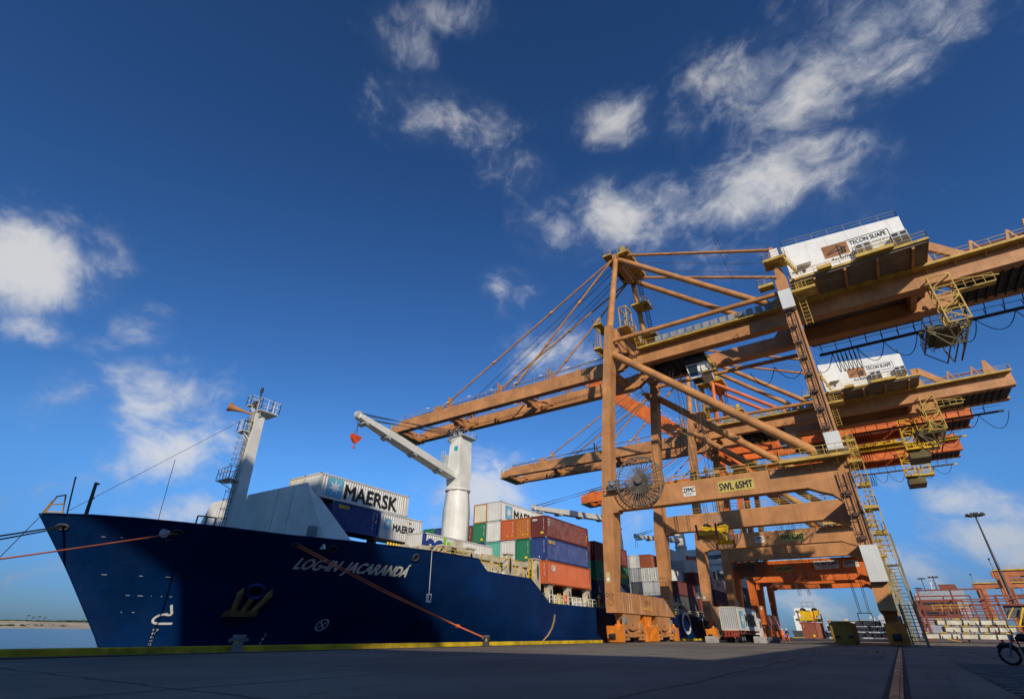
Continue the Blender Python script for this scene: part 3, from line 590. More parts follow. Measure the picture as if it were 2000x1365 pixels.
        dr = MB(); dr.box(2.4, 3.3, yn-.03, yn-.003, zb+.05, zb+2.0); d_ = dr.build('door', WHITE, house); MB().box(2.6, 3.0, yn-.05, yn-.032, zb+1.2, zb+1.7).build('door_window', DARK, d_); MB().prism([(2.1, yn-.01, zb+2.2), (3.9, yn-.01, zb+2.2), (3.9, yn-1.0, zb+2.15), (2.1, yn-1.0, zb+2.15)], (0, 0, .12)).build('door_hood', WHITE, house)
        pf = MB(); z = zb-.12
        pf.box(.7, 16.3, -10.9, 10.9, z-.2, z); pf.bar((.7, -10.9, z-.1), (16.3, -10.9, z-.1), .1, .34); pf.bar((16.3, -10.9, z-.1), (16.3, 10.9, z-.1), .1, .34)
        pf.rail([(.7, -10.85, z), (16.3, -10.85, z), (16.3, 10.85, z)], sp=1.5, t=.055)
        pf.box(8.7, 12.8, -11.7, -10.97, z-.1, z+.2); pf.bar((8.7, -11.7, z), (12.8, -11.7, z), .1, .5); pf.rail([(8.7, -11, z+.2), (8.7, -11.65, z+.2), (12.8, -11.65, z+.2), (12.8, -11, z+.2)], sp=1.0, t=.055)
        pf.box(4.2, 5.9, -11.5, -10.97, z-.1, z+.45); pf.build('house_platform', wk, root)
        un = MB(); un.box(1.0, 16.1, -10.7, 10.7, z-.52, z-.21)
        rib_ = MB()
        for x in (3.6, 7.2, 10.8, 14.6): rib_.box(x-.14, x+.14, -10.6, -gy-1.3, z-.85, z-.525)
        rib_.build('floor_beam', cm, root)
        un.build('house_underframe', mat('underframe_grey', (.20, .16, .125), .7, dirt=.2, streak=0), root)
        for s in (-1, 1):
            bk = MB(); y = s*(gy-.6)-.3
            bk.prism([(16.3, y, zt+.004), (17.4, y, zt+.004), (17.0, y, zt+3.3), (20.3, y, zt+.004), (21.6, y, zt+.004), (17.6, y, zt+4.4), (16.2, y, zt+4.5)], (0, .6, 0)); bk.build('rear_bracket', cm, root)
            for x in (21.6, 25.2):
                ap = MB(); ap.bar((x-.7, s*(gy-.6), zt), (x, s*(gy-.6), zt+2.6), .28); ap.bar((x+.9, s*(gy-.6), zt), (x, s*(gy-.6), zt+2.6), .22); ap.build('cable_trestle', cm, root)
        pp = MB(); pp.tube([(17.4, -gy+.6, zt+1.3), (27, -gy+.6, zt+1.5)], .13, 8); pp.build('cable_conduit', REDOX, root)
        ep = MB(); ep.prism([(26.2, -gy+.2, zt), (28.4, -gy+.2, zt), (27.4, -gy+.2, zt+3.2), (26.9, -gy+.2, zt+3.3)], (0, .5, 0)); ep.prism([(26.2, gy-.7, zt), (28.4, gy-.7, zt), (27.4, gy-.7, zt+3.2), (26.9, gy-.7, zt+3.3)], (0, .5, 0)); ep.build('end_bracket', cm, root)
        # forward platforms by the landward leg
        sd_ = MB()
        for (x0, x1, y0, y1, z) in ((-1.7, 1.25, -HW-1.1, -HW+1.6, zt+3.9), (.5, 3.3, -HW-.9, -HW+1.5, zt-2.2), (-3.2, -1.3, -HW-.5, -HW+1, zt+.3)):
            sd_.box(x0, x1, y0, y1, z-.1, z); sd_.bar((x0, y0, z), (x1, y0, z), .08, .4); sd_.bar((x1, y0, z), (x1, y1, z), .08, .4); sd_.rail([(x0, y1, z), (x0, y0, z), (x1, y0, z), (x1, y1, z)], sp=1.0, t=.06)
        sd_.stairs((1.9, -HW-.6, zt+.6), (.9, -HW-.6, zt+3.9), .8, (0, 1, 0)); sd_.stairs((1.6, -HW+.2, zt-2.2), (1.6, -HW+1.2, zt+.5), .8, (1, 0, 0)); sd_.stairs((1.4, -HW+1.4, zt-6.5), (1.4, -HW+.5, zt-2.2), .8, (1, 0, 0)); sd_.build('access_platform', wk, root)
        eb = MB(); eb.box(-.5, .5, -HW-.2, -HW+.9, zt+4.0, zt+6.1); eb.build('electrical_cabinet', WHITE, root)
        # rear inspection cage, festoon beam
        cg = MB(); x0, x1, y0, y1 = 15.5, 17.7, -gy-.9, -gy+1.4; zb_, zt_ = zg-6.2, zg+.6
        for x in (x0, x1):
            for y in (y0, y1): cg.bar((x, y, zb_), (x, y, zt_), .14)
        zs = [zb_+(zt_-zb_)*q/4 for q in range(5)]
        for q, z in enumerate(zs):
            for y in (y0, y1): cg.bar((x0, y, z), (x1, y, z), .13)
            for x in (x0, x1): cg.bar((x, y0, z), (x, y1, z), .13)
            if q < 4:
                for y in (y0, y1): cg.bar((x0 if q % 2 else x1, y, z), (x1 if q % 2 else x0, y, zs[q+1]), .12)
                for x in (x0, x1): cg.bar((x, y0, z), (x, y1, zs[q+1]), .1)
        cg.stairs((16.4, y1, zb_+.2), (16.4, y1+4, zb_+3.5), .8, (1, 0, 0)); cg.bar((x1, y0, zg-.5), (x1+4.2, y0, zg-1.5), .1); cg.box(x1, x1+4.0, -gy+.1, -gy+1.1, zg-1.7, zg-1.55); cg.rail([(x1+.2, -gy+.1, zg-1.55), (x1+4, -gy+.1, zg-1.55)], sp=1, t=.06)
        cg.build('inspection_cage', wk, root)
        bs = MB(); z = zb_
        bs.box(14.2, 16.4, y0+1.0, 1.2, z-.3, z-.2)
        for q in range(7): bs.bar((13.2, y0+.3+q*.9, z-.28), (17.4, y0+.3+q*.9, z-.28), .12)
        bs.bar((13.2, y0+.3, z-.28), (13.2, 2.2, z-.28), .16); bs.bar((17.4, y0+.3, z-.28), (17.4, 2.2, z-.28), .16)
        for q in range(4): bs.bar((13.2+q*1.05, y0+.3, z-.28), (14.25+q*1.05, 2.2, z-.28), .1); bs.box(13.4+q, 14.0+q, y0+1+q*.8, y0+1.8+q*.8, z-.1, z+.7+.2*(q % 2))
        for x in (13.2, 15.3, 17.4): bs.bar((x, y0+.3, z-.3), (x*.35+10.2, y0+.8, z-2.6), .14); bs.bar((x, 2.2, z-.3), (x*.35+10.2, 1.2, z-2.6), .14); bs.bar((x*.35+10.2, y0+.8, z-2.6), (x*.35+10.2, 1.2, z-2.6), .12)
        bs.bar((14.8, y0+.8, z-2.6), (16.3, y0+.8, z-2.6), .14); bs.bar((13.2, y0+.3, z-.3), (16.3, y0+.8, z-2.6), .1); bs.bar((17.4, y0+.3, z-.3), (14.8, y0+.8, z-2.6), .1)
        bs.rail([(13.2, y0+.3, z-.2), (17.4, y0+.3, z-.2), (17.4, 2.2, z-.2), (13.2, 2.2, z-.2), (13.2, y0+.3, z-.2)], h=1.4, sp=.8, t=.06); bs.box(13.6, 15.2, -2, .5, z-.2, z+1.0); bs.disc((12.9, -2.6, z+.4), (1, 0, 0), .5, .3, 14)
        bs.build('maintenance_basket', mat('dark_olive_steel', (.11, .085, .03), .6, dirt=.3, streak=0), root)
    if not P['house']:
        for x0_, yy_ in ((13.2, -gy-1.2), (16.5, -gy-.6)):
            cg = MB(); x1_ = x0_+2.4
            for x in (x0_, x1_):
                for y in (yy_, yy_+2.2): cg.bar((x, y, zg-5.5), (x, y, zg+1.5), .16)
            for q in range(6):
                z = zg-5.5+q*1.4
                for y in (yy_, yy_+2.2): cg.bar((x0_, y, z), (x1_, y, z), .14)
                if q < 5: cg.bar((x0_ if q % 2 else x1_, yy_, z), (x1_ if q % 2 else x0_, yy_, z+1.4), .12)
            cg.box(x0_-.3, x1_+.3, yy_-.3, yy_+2.5, zg-5.7, zg-5.3); cg.rail([(x0_-.3, yy_-.3, zg-5.3), (x1_+.3, yy_-.3, zg-5.3), (x1_+.3, yy_+2.5, zg-5.3)], sp=.8, t=.08); cg.build('inspection_cage', wk, root)
        q = MB(); q.box(13.2, 17, -gy-.5, 1.5, zg-7.6, zg-5.8); q.build('maintenance_basket', mat('dark_olive_steel', (.11, .085, .03), .6, dirt=.3, streak=0), root)
        q = MB(); q.box(3, 14, -5.2, 5.2, zt+1.2, zt+5.6); q.build('machinery_house', cm, root); q = MB(); q.box(2, 15.2, -6.6, 6.6, zt+.8, zt+1.1); q.rail([(2, -6.5, zt+1.1), (15.2, -6.5, zt+1.1), (15.2, 6.5, zt+1.1)], sp=1.2, t=.08)
        for x in (3.5, 6.5, 9.5, 12.5): q.box(x, x+1.3, -6.5, -5.6, zt+1.1, zt+2.2)
        q.stairs((15.2, -5.9, zt+1.1), (18.2, -5.9, zt-1.2), .9, (0, 1, 0)); q.build('house_platform', wk, root)
        q = MB(); q.box(18, xe-.4, -gy, gy, zt+.003, zt+1.6); q.bar((19, -gy-.1, zt-1.5), (24.5, -gy-.1, zt+.2), .3); q.build('counter_frame', cm, root)
    yf = gy+1.6
    fb = MB(); fb.box(1.5, xe-1, yf, yf+.35, zg-1.35, zg-1.0)
    for x in range(2, int(xe)-1, 2): fb.bar((x, yf+.2, zg-1), (x, gy+.1, zg+.4), .1); fb.bar((x, yf+.2, zg-1), (x, yf+.2, zg+.1), .07)
    fb.bar((1.5, yf+.3, zg+.1), (xe-1, yf+.3, zg+.1), .06); fb.build('festoon_beam', P.get('fb', DARK), root)
    fc = MB(); rs = random.Random(11)
    x = -9.
    while x < xe-4:
        wd = .55 if 3.2 < x < 6.5 else rs.uniform(3.2, 4.6); dp = 3.4 if wd < 1 else rs.uniform(2.2, 3.2)
        pts = [(x+wd*q/10, yf+.2, zg-1.35-dp*4*(q/10)*(1-q/10)) for q in range(11)]; fc.tube(pts, .055, 4, False); x += wd
    fc.build('festoon_cable', BLACK, root)
    bk = MB(); bk.box(18.5, xe-.4, -gy+1.25, gy-1.25, zg+.1, zg+.2)
    for x in range(19, int(xe), 1): bk.bar((x, -gy+1.2, zg-.1), (x, gy-1.2, zg-.1), .18)
    bk.rail([(xe, -gy-1, zt), (xe+.1, gy+1, zt)], sp=1, t=.05); bk.build('rear_deck', DARK, root)
    # trolley, cab, ropes
    tx = P['tx']; tr = MB(); tr.box(tx-4.5, tx+4.5, -gy+1.65, gy-1.65, zg+.15, zg+.5); tr.box(tx-4, tx-1, -2, 2, zg-.7, zg+.1); tr.box(tx+1, tx+4, -2.4, 2.4, zg-.9, zg+.1)
    for x in (-3, -1.5, 0, 2): tr.disc((tx+x, -1.4, zg-.5), (0, 1, 0), .5, .3, 14); tr.disc((tx+x, 1.4, zg-.5), (0, 1, 0), .5, .3, 14)
    tr.rail([(tx-4.4, -gy+1.7, zg-.8), (tx+4.4, -gy+1.7, zg-.8)], sp=1.2, t=.06)
    for x in (-4, -2, 0, 2, 4): tr.bar((tx+x, -gy+1.9, zg-1), (tx+x, -gy+1.9, zg+.2), .1)
    trolley = tr.build('trolley', DARK, root)
    cx = P['cx']; cb = MB(); cb.hexa([(cx, -1.6, zg-3.6), (cx+3.2, -1.6, zg-3.6), (cx+3.2, 1.0, zg-3.6), (cx, 1.0, zg-3.6)], [(cx-.5, -1.6, zg-1.0), (cx+3.2, -1.6, zg-1.0), (cx+3.2, 1.0, zg-1.0), (cx-.5, 1.0, zg-1.0)])
    cab = cb.build('operator_cab', WHITE, trolley)
    wn = MB(); wn.hexa([(cx+.08, -1.63, zg-3.2), (cx+1.35, -1.63, zg-3.2), (cx+1.35, -1.602, zg-3.2), (cx+.08, -1.602, zg-3.2)], [(cx-.3, -1.63, zg-1.25), (cx+1.35, -1.63, zg-1.25), (cx+1.35, -1.602, zg-1.25), (cx-.3, -1.602, zg-1.25)]); wn.box(cx+.05, cx+1.6, -1.3, .7, zg-3.63, zg-3.602); wn.build('cab_window', GLASS, cab)
    cd = MB(); cd.box(cx+2.0, cx+4.4, -2.6, -1.65, zg-3.4, zg-3.3); cd.rail([(cx+2, -1.7, zg-3.3), (cx+2, -2.55, zg-3.3), (cx+4.4, -2.55, zg-3.3), (cx+4.4, -1.7, zg-3.3)], sp=.8, t=.06); cd.stairs((cx+4.2, -2.1, zg-3.3), (cx+3.0, -2.1, zg), .7, (0, 1, 0)); cd.build('cab_platform', OCHRE, trolley)
    if P.get('hoist'):
        hx, hz = P['hoist']; hr = MB()
        for x in (-1.0, -.7, .7, 1.0):
            for y in (-1.9, 1.9): hr.bar((tx+x*1.9, y*.8, zg-.6), (hx+x, y*.6, hz), .06)
        hr.build('hoist_ropes', ROPE, root)
    # cable reel
    rx, rz, ry = P['reel']; re = MB()
    for k in range(40):
        a = k/40*2*math.pi; re.bar((rx+.55*math.cos(a), ry, rz+.55*math.sin(a)), (rx+3.3*math.cos(a), ry-.18, rz+3.3*math.sin(a)), .085)
        if k % 2: re.bar((rx+.55*math.cos(a), ry+.5, rz+.55*math.sin(a)), (rx+3.3*math.cos(a), ry+.5, rz+3.3*math.sin(a)), .05)
    for k in range(44):
        a = (k+.5)/44*2*math.pi; re.bar((rx+.5*math.cos(a), ry+.1, rz+.5*math.sin(a)), (rx+1.75*math.cos(a), ry-.1, rz+1.75*math.sin(a)), .07)
    re.ring((rx, ry-.18, rz), (0, 1, 0), 3.3, .075, 56, 5); re.ring((rx, ry+.5, rz), (0, 1, 0), 3.3, .075, 56, 5); re.ring((rx, ry-.1, rz), (0, 1, 0), 1.75, .03, 40, 4); re.ring((rx, ry+.3, rz), (0, 1, 0), .95, .16, 30, 6)
    re.disc((rx, ry, rz), (0, 1, 0), .5, .9, 18); re.tube([(rx, ry, rz), (rx, -HW+.2, rz)], .3, 12); reel = re.build('cable_reel', mat('reel_steel', (.16, .135, .11), .5, dirt=.3, rust=.3, streak=0), root)
    rm = MB(); rm.box(rx-4.6, rx-3.2, -HW-1.0, -HW-.1, rz-.4, rz+.5); rm.disc((rx-3.9, -HW-1.1, rz+.1), (0, 1, 0), .32, .5, 12); rm.rail([(rx-5, -HW-1.1, rz-.6), (rx-2.6, -HW-1.1, rz-.6)], sp=.8, t=.05); rm.box(rx-5, rx-2.6, -HW-1.1, -HW-.05, rz-.7, rz-.6); rm.build('reel_drive', GREY, root)
    # writing
    yf = -HW-.012+.004
    for (kind, s_, x0, x1, z0, z1) in P['signs']:
        bd = MB(); bd.box(x0, x1, yf-.02, yf, z0, z1)
        bo = bd.build('sign', {'y': mat('sign_yellow', (.50, .40, .10), .6, dirt=.15), 'w': mat('sign_white', (.70, .69, .64), .6, dirt=.12)}[kind], root)
        tx_ = MB(); L = s_.split('|'); n = len(L); hh = (z1-z0)
        for i, q in enumerate(L):
            fr = .62 if n == 1 else (.46, .24)[i] if n == 2 else .2
            zb2 = z0+hh*.19 if n == 1 else z0+hh*(.42, .12)[i] if n == 2 else z0+hh*(.7-.3*i)
            wd = (x1-x0)*(.92 if i == 0 or n == 3 else .7)
            text(tx_, q, (x0+(x1-x0-wd)/2, yf-.03, zb2), (wd, 0, 0), (0, 0, hh*fr), .016 if i == 0 else .0)
        tx_.build('lettering', INK, bo)
    nt = MB(); text(nt, P['code'], (-30.62, -HW-.01, 5.25), (1.15, 0, 0), (0, 0, .55), .0); nt.ring((-29.95, -HW-.02, 4.75), (0, 1, 0), .42, .02, 20, 4); nt.build('lettering', INK, root)
    ps = MB(); ps.box(-30.35, -29.75, -HW-.03, -HW-.005, 7.0, 8.3); po = ps.build('notice_board', mat('board_tan', (.52, .40, .20), .6, streak=0), root); pd = MB(); pd.disc((-30.05, -HW-.035, 7.4), (0, 1, 0), .2, .02, 16); pd.build('roundel', WHITE, po)
    # landward leg fittings
    ld = MB()
    for z0, z1 in ((9.6, p0+1.2), (p1+3.2, zl-.5)):
        ld.ladder((-.55, -HW-.35, z0), (-.55, -HW-.35, z1), .75, (1, 0, 0), .11, 1.15); ld.bar((.15, -HW-.12, z0), (.15, -HW-.12, z1), .08)
        z = z0+.6
        while z < z1-.3: ld.box(-1.0, -.1, -HW-.42, -HW-.01, z, z+.22); ld.box(-.75, -.3, -HW-.5, -HW-.3, z-.1, z+.32); z += 2.35
    ld.build('elevator_track', mat('track_dark', (.09, .05, .03), .6, dirt=.3, streak=0), root)
    for (z0, z1, d) in ((6.05, 9.5, .9), (p1+1.0, p1+3.1, 1.1)) + (((zl-2.4, zl+.5, 1.1),) if P['house'] else ()):
        wb = MB(); wb.box(-1.08, .48, -HW-d, -HW-.02, z0, z1); wb.build('elevator_housing', mat('housing_pale_grey', (.58, .60, .58), .5, dirt=.06, streak=.25), root)
    ss = MB(); x = 1.25
    ss.stairs((x, -HW-1.4, gz(0)), (x, -HW+2.6, 4.2), 1.0, (1, 0, 0), .45); ss.stairs((x, -HW+2.6, 4.3), (x, -HW+5.8, 8.2), 1.0, (1, 0, 0), .45); ss.box(.5, 2.0, -HW+5.8, -HW+7.4, 8.1, 8.2)
    for a in ((.7, -HW-1.3, .5, 3.8), (1.85, -HW-1.3, .5, 4.6), (.65, -HW+2.6, 2, 8.2), (1.9, -HW+2.6, 2, 8.2), (1.9, -HW+.2, 4, 10.6)): ss.bar((a[0], a[1], a[2]), (a[0], a[1], a[3]), .16)
    ss.build('ground_stairs', mat('stair_steel', (.26, .23, .12), .6, dirt=.3, rust=.3, streak=0), root)
    st = MB(); z = 8.2; k = 0
    while z < p1+1.5:
        z1 = z+2.5; y0_ = -HW-.7 if k % 2 else -HW-.2
        st.box(.5, 1.75, y0_, -HW+1.5, z1-.08, z1); st.bar((.5, y0_, z1), (1.75, y0_, z1), .07, .3); st.bar((1.75, y0_, z1), (1.75, -HW+1.5, z1), .07, .3); st.rail([(1.72, -HW+1.5, z1), (1.72, y0_, z1), (.55, y0_, z1)], sp=.65, t=.055)
        lx = .85 if k % 2 else 1.25
        st.ladder((lx, -HW+.1, z), (lx, -HW+.1, z1+.9), .45, (1, 0, 0), .06, .32)
        for q in range(5): st.ring((lx, -HW-.25, z+.7+q*.5), (0, 0, 1), .38, .028, 10, 4)
        for q in (-.38, 0, .38): st.bar((lx+q, -HW-.25-(.38 if q == 0 else 0), z+.6), (lx+q, -HW-.25-(.38 if q == 0 else 0), z1+.6), .03)
        for y in (y0_, -HW+1.5): st.bar((1.75, y, z), (1.75, y, z1), .06)
        z = z1; k += 1
    st.build('leg_ladder_tower', wk, root)
    return root
SG = [('y', 'SWL 65MT', -14.0, -9.75, 16.68, 18.05), ('w', 'ZPMC|2007', -18.45, -16.85, 16.75, 17.95)]
PB = dict(cm=BROWN, tm=BROWN2, wk=OCHRE, Y=77.5, hw=11.5, gy=4.5, zg=41.25, zt=43.75, p0=16.05, p1=18.65, za=66.8, house=True, stays=True, sx=(-70.8, -51.0), xe=29.8, bl=57.0, tx=-18.5, cx=-17.0, reel=(-23.85, 19.4, -12.5), signs=SG, code='QC4', hoist=(-18.1, 16.6))
crane1 = quay_crane('rust brown quay crane nearest the camera with code QC4 on its sill', PB)
PB2 = dict(PB, Y=122.0, code='QC3', tx=-13.6, cx=-10.5, hoist=(-13.6, 8.0))
crane2 = quay_crane('second rust brown quay crane, standing directly beyond the nearest one with code QC3', PB2)
PO = dict(cm=ORANGE, tm=mat('crane_orange_tube', (.66, .17, .05), .45, dirt=.12, streak=0), wk=YELLOW, Y=148.5, hw=9.6, gy=4.3, zg=44.6, zt=47.4, p0=13.2, p1=16.4, za=68.5, house=False, stays=False, lift=41.5, sx=(-72, -52), xe=27.2, bl=58.0, tx=-5.4, cx=-2.5, reel=(-25.4, 15.6, -10.6), code='QC2', fb=YELLOW, hoist=(-5.4, 5.6), rb=.5,
    signs=[('y', 'SWL51MT', -20.4, -16.2, 14.0, 15.25), ('w', 'TECON SUAPE|SOCIEDADE AN\u00d4NIMA', -12.0, -7.2, 14.2, 15.9), ('w', 'ZPMC|153 131', -6.3, -3.4, 14.4, 15.7)])
crane3 = quay_crane('bright orange quay crane with its boom raised high behind the brown cranes', PO)
PO2 = dict(PO, Y=175.5, lift=0, stays=True, code='QC1', signs=[], tx=-14.5, cx=-11.5, hoist=None)
crane4 = quay_crane('farthest bright orange quay crane, its boom lowered level over the ship', PO2)
# ------------------------------------------------------------------ the container ship (bow towards -Y, starboard side to the quay)
SX = -49.1; HB = 14.85
def stem_y(z):
    T = [(-4, 18.4), (-3, 18.2), (-.6, 17.6), (.2, 17.15), (4.9, 13.45), (8.3, 10.5)]
    for a, b in zip(T, T[1:]):
        if z <= b[0]: return a[1]+(b[1]-a[1])*(z-a[0])/(b[0]-a[0])
    return T[-1][1]
def half(y, z):
    u = (y-stem_y(z))/(27+max(0, 8-z)*1.9)
    if u <= 0: return 0.
    return HB*(1-max(0, 1-u)**(1.45+.62*max(0, min(z, 8))/8))
def gun(y):
    T = [(0, 8.3), (10.5, 8.28), (13, 8.3), (16, 8.2), (20, 7.95), (24, 7.75), (30, 7.70), (43.4, 7.78), (44.9, 6.75), (53.6, 6.72), (57.8, 4.28), (185, 4.35), (192, 6.2), (240, 6.2)]
    for a, b in zip(T, T[1:]):
        if y <= b[0]: return a[1]+(b[1]-a[1])*(y-a[0])/(b[0]-a[0])
SHIP = V((SX, 110, -3))
ship = thing('container_ship', 'long dark blue container ship moored along the quay with its bow on the left', 'ship', SHIP)
def sb(mb, name, m, parent=ship, base=SHIP):
    mb.v = [(a-base.x, b-base.y, c-base.z) for a, b, c in mb.v]; return mb.build(name, m, parent)
def hull():
    H = MB(); st = [0, .15, .4, .8, 1.4, 2.2, 3.2, 4.5, 6, 8, 10, 12.5, 15, 17.5, 20, 22.5, 25, 27.5, 30, 32.85, 33.6, 34.35, 37, 40, 43.05, 45.1, 47.25, 52, 60, 80, 110, 150, 174.5, 181.5, 196, 199.5]; nz = 16
    for sgn in (1, -1):
        rows = []
        for s_ in st:
            w = min(1, s_/40); w = w*w*(3-2*w); yg = 10.5*w+s_+stem_y(8.2)*(1-w); g_ = gun(yg); col = []
            for k in range(nz+1):
                z = -4+(g_+4)*k/nz; y = 10.5*w+s_+stem_y(z)*(1-w); hb = half(y, z) if s_ > 0 else 0.
                if y > 190 and z < 3: hb *= 1-.5*((y-190)/20)**2*(3-z)/7
                col.append((SX+sgn*hb, y, z))
            rows.append(col)
        for a, b in zip(rows, rows[1:]):
            for k in range(nz): q = [a[k], b[k], b[k+1], a[k+1]]; H.face(q if sgn > 0 else q[::-1], True)
        if sgn > 0: tr = rows[-1]
        else: H.face([*tr, *rows[-1][::-1]])
    o = sb(H, 'hull', HULL)
    import bmesh
    bm = bmesh.new(); bm.from_mesh(o.data); bmesh.ops.remove_doubles(bm, verts=bm.verts, dist=.002); bm.to_mesh(o.data); bm.free(); o.data.polygons.foreach_set('use_smooth', [True]*len(o.data.polygons))
    return o
hl = hull()
D = MB(); ys = [12, 14, 17, 20, 24, 28, 34, 40, 44]
for a, b in zip(ys, ys[1:]): D.face([(SX+half(a, 7)-.05, a, 6.95), (SX+half(b, 7)-.05, b, 6.95), (SX-half(b, 7)+.05, b, 6.95), (SX-half(a, 7)+.05, a, 6.95)])
D.box(SX-14.6, SX+14.6, 44, 57, 5.0, 5.4); D.box(SX-14.7, SX+14.7, 57, 205, 2.9, 3.2); D.box(SX-14.4, SX+14.4, 43.9, 44.0, 5.4, 6.95)
sb(D, 'deck', mat('deck_grey_green', (.12, .13, .12), .7, dirt=.3, rust=.3))
rim = MB()
for sgn in (1, -1):
    yy = [10.7, 11.5, 13, 15, 17.5, 20, 24, 28, 32, 36, 40, 43.3]
    for a, b in zip(yy, yy[1:]): rim.bar((SX+sgn*max(.02, half(a, gun(a))-.02), a, gun(a)+.03), (SX+sgn*(half(b, gun(b))-.02), b, gun(b)+.03), .22, .07)
sb(rim, 'bulwark_rail', HULL)
def hpt(y, z, o=.05): return V((SX+half(y, z)+o, y, z))
def on_hull(mb, s, y0, y1, z0, z1, h, shear=.18, bold=.012, o=.06):
    vs, fs, _ = text_faces(s, 0., shear)
    for n, (p, q) in enumerate(((0, 0),) if bold <= 0 else ((-1, 0), (1, 0), (0, -.8), (0, .8))):
        i = len(mb.v)
        for a, b in vs: mb.v.append(tuple(hpt(y0+(y1-y0)*a+p*bold*h*3, z0+(z1-z0)*a+h*b+q*bold*h*3, o+.003*n)))
        mb.f += [tuple(i+k for k in f) for f in fs]; mb.sm += [False]*len(fs)
lt = MB(); on_hull(lt, 'LOG-IN  JACARAND\u00c1', 25.75, 34.75, 5.3, 5.22, 1.2, .10, .012)
for s_, y in (('L', 94.2), ('O', 107.6), ('G', 121.)): on_hull(lt, s_, y, y+5.4, 1.0, 1.0, 4.0 if s_ != 'L' else 4.0, 0, .0)
dm = ('8', '6', '4', '2', '1', '8', '6')
for k, c in enumerate(('12', '8', '6', '4', '2', '10', '8')): on_hull(lt, c, 19.85+.04*k, 20.05+(.12 if len(c) > 1 else 0)+.04*k, 1.0-.24*k, 1.0-.24*k, .15, 0, .0)
for k, c in enumerate(('2', '1', '8')): on_hull(lt, c, 27.0, 27.18, .7-.3*k, .7-.3*k, .17, 0, .0)
# bulbous-bow symbol and thruster symbol
def stroke(pts, w=.17):
    for a, b in zip(pts, pts[1:]):
        d = V((0, b[0]-a[0], b[1]-a[1])).normalized(); nrm = V((0, -d.z, d.y))*w/2
        q = []
        for (y, z), sg in ((a, 1), (a, -1), (b, -1), (b, 1)): q.append(hpt(y+sg*nrm.y, z+sg*nrm.z, .06))
        lt.face(q)
stroke([(20.05, 2.75), (20.4, 2.12), (20.3, 2.06), (19.95, 2.12), (19.65, 2.0), (19.5, 1.78), (19.6, 1.56), (19.9, 1.48), (20.75, 1.5)], .14)
cy, cz, cr = 30.73, 1.57, .42
stroke([(cy+cr*math.cos(k*math.pi/10), cz+cr*math.sin(k*math.pi/10)) for k in range(21)], .09)
stroke([(cy-.29, cz-.29), (cy+.29, cz+.29)], .08); stroke([(cy-.29, cz+.29), (cy+.29, cz-.29)], .08)
sb(lt, 'lettering', WINK, hl)
sc = MB(); P_ = [(58.7, 3.1), (58.5, 2.4), (57.9, 1.6), (57.0, .9), (56.2, .35)]
sc.tube([hpt(a, b, .09) for a, b in P_], [.10, .13, .12, .10, .08], 6); sb(sc, 'rubbing_scar', mat('scar_tan', (.32, .22, .10), .8, streak=0), hl)
wl = MB(); rs = random.Random(2)
for z in (7.0, 5.9, 4.6, 3.3, 2.2):
    y = 13.2+(7-z)*.9
    while y < 19+(7-z)*.3:
        L = rs.uniform(.03, .3)
        if rs.random() < .45: wl.tube([hpt(y, z, .012), hpt(y+L, z-.01, .012)], .014, 4)
        y += L+rs.uniform(.05, .6)
sb(wl, 'weld_seams', WINK, hl)
# anchor in its recess
an = MB(); ay, az = 24.4, 2.85
def ap(dy, dz, o=.35): return hpt(ay+dy, az+dz, o)
an.prism([ap(-1.05, -.8), ap(1.05, -.8), ap(1.12, -.5), ap(.75, -.3), ap(.2, -.42), ap(-.2, -.42), ap(-.75, -.3), ap(-1.12, -.5)], (.42, -.25, 0))
for sgn in (-1, 1):
    an.tube([ap(sgn*.62, -.6, .5), ap(sgn*.72, -.1, .55), ap(sgn*.86, .45, .55), ap(sgn*.95, .8, .5), ap(sgn*.92, 1.2, .42)], [.26, .25, .22, .27, .04], 8)
an.tube([ap(0, -.5, .5), ap(.0, .45, .45)], [.19, .21], 8); an.tube([ap(-.3, -.55, .6), ap(.3, -.55, .6)], .22, 8)
sb(an, 'anchor', ANCH); rg = MB()
c = ap(.05, 1.0, .25); nn = (hpt(24.9, 4., 0)-hpt(23.9, 4., 0)).cross(hpt(24.4, 4.5, 0)-hpt(24.4, 3.5, 0)); rg.ring(c, nn, .62, .14, 24, 8); sb(rg, 'anchor_pocket_ring', mat('hull_blue_ring', (.006, .03, .16), .35, dirt=.2, streak=0)); hd = MB(); hd.disc(ap(.05, 1.0, .05), nn, .56, .25, 20); sb(hd, 'hawse_hole', BLACK)
# fairleads
for (y, z, w_, h_) in ((12.0, 7.5, .42, .2), (17.6, 7.45, .42, .24), (24.8, 7.15, .36, .18), (27.4, 7.1, .34, .3), (34.75, 7.05, .3, .3)):
    f = MB(); c = hpt(y, z, .02); nn = (hpt(y+.4, z, 0)-hpt(y-.4, z, 0)).cross(hpt(y, z+.3, 0)-hpt(y, z-.3, 0)).normalized(); ty = nn.cross(V((0, 0, 1))).normalized(); tz = ty.cross(nn)
    f.tube([c+ty*w_*math.cos(k*math.pi/10)+tz*h_*math.sin(k*math.pi/10) for k in range(21)], .07, 6, False); fo = sb(f, 'fairlead', mat('fairlead_worn', (.05, .055, .075), .6, dirt=.3, rust=.3, streak=0))
    q = MB(); q.face([c-nn*.0+ty*w_*math.cos(k*math.pi/10)+tz*h_*math.sin(k*math.pi/10) for k in range(20)]); q.v = [(v[0]-SHIP.x, v[1]-SHIP.y, v[2]-SHIP.z) for v in q.v]; q.build('fairlead_opening', BLACK, fo)
rd = MB(); rd.disc(hpt(16.9, 7.4, .25), (1, -.6, 0), .34, .05, 18); sb(rd, 'roller', LGREY)
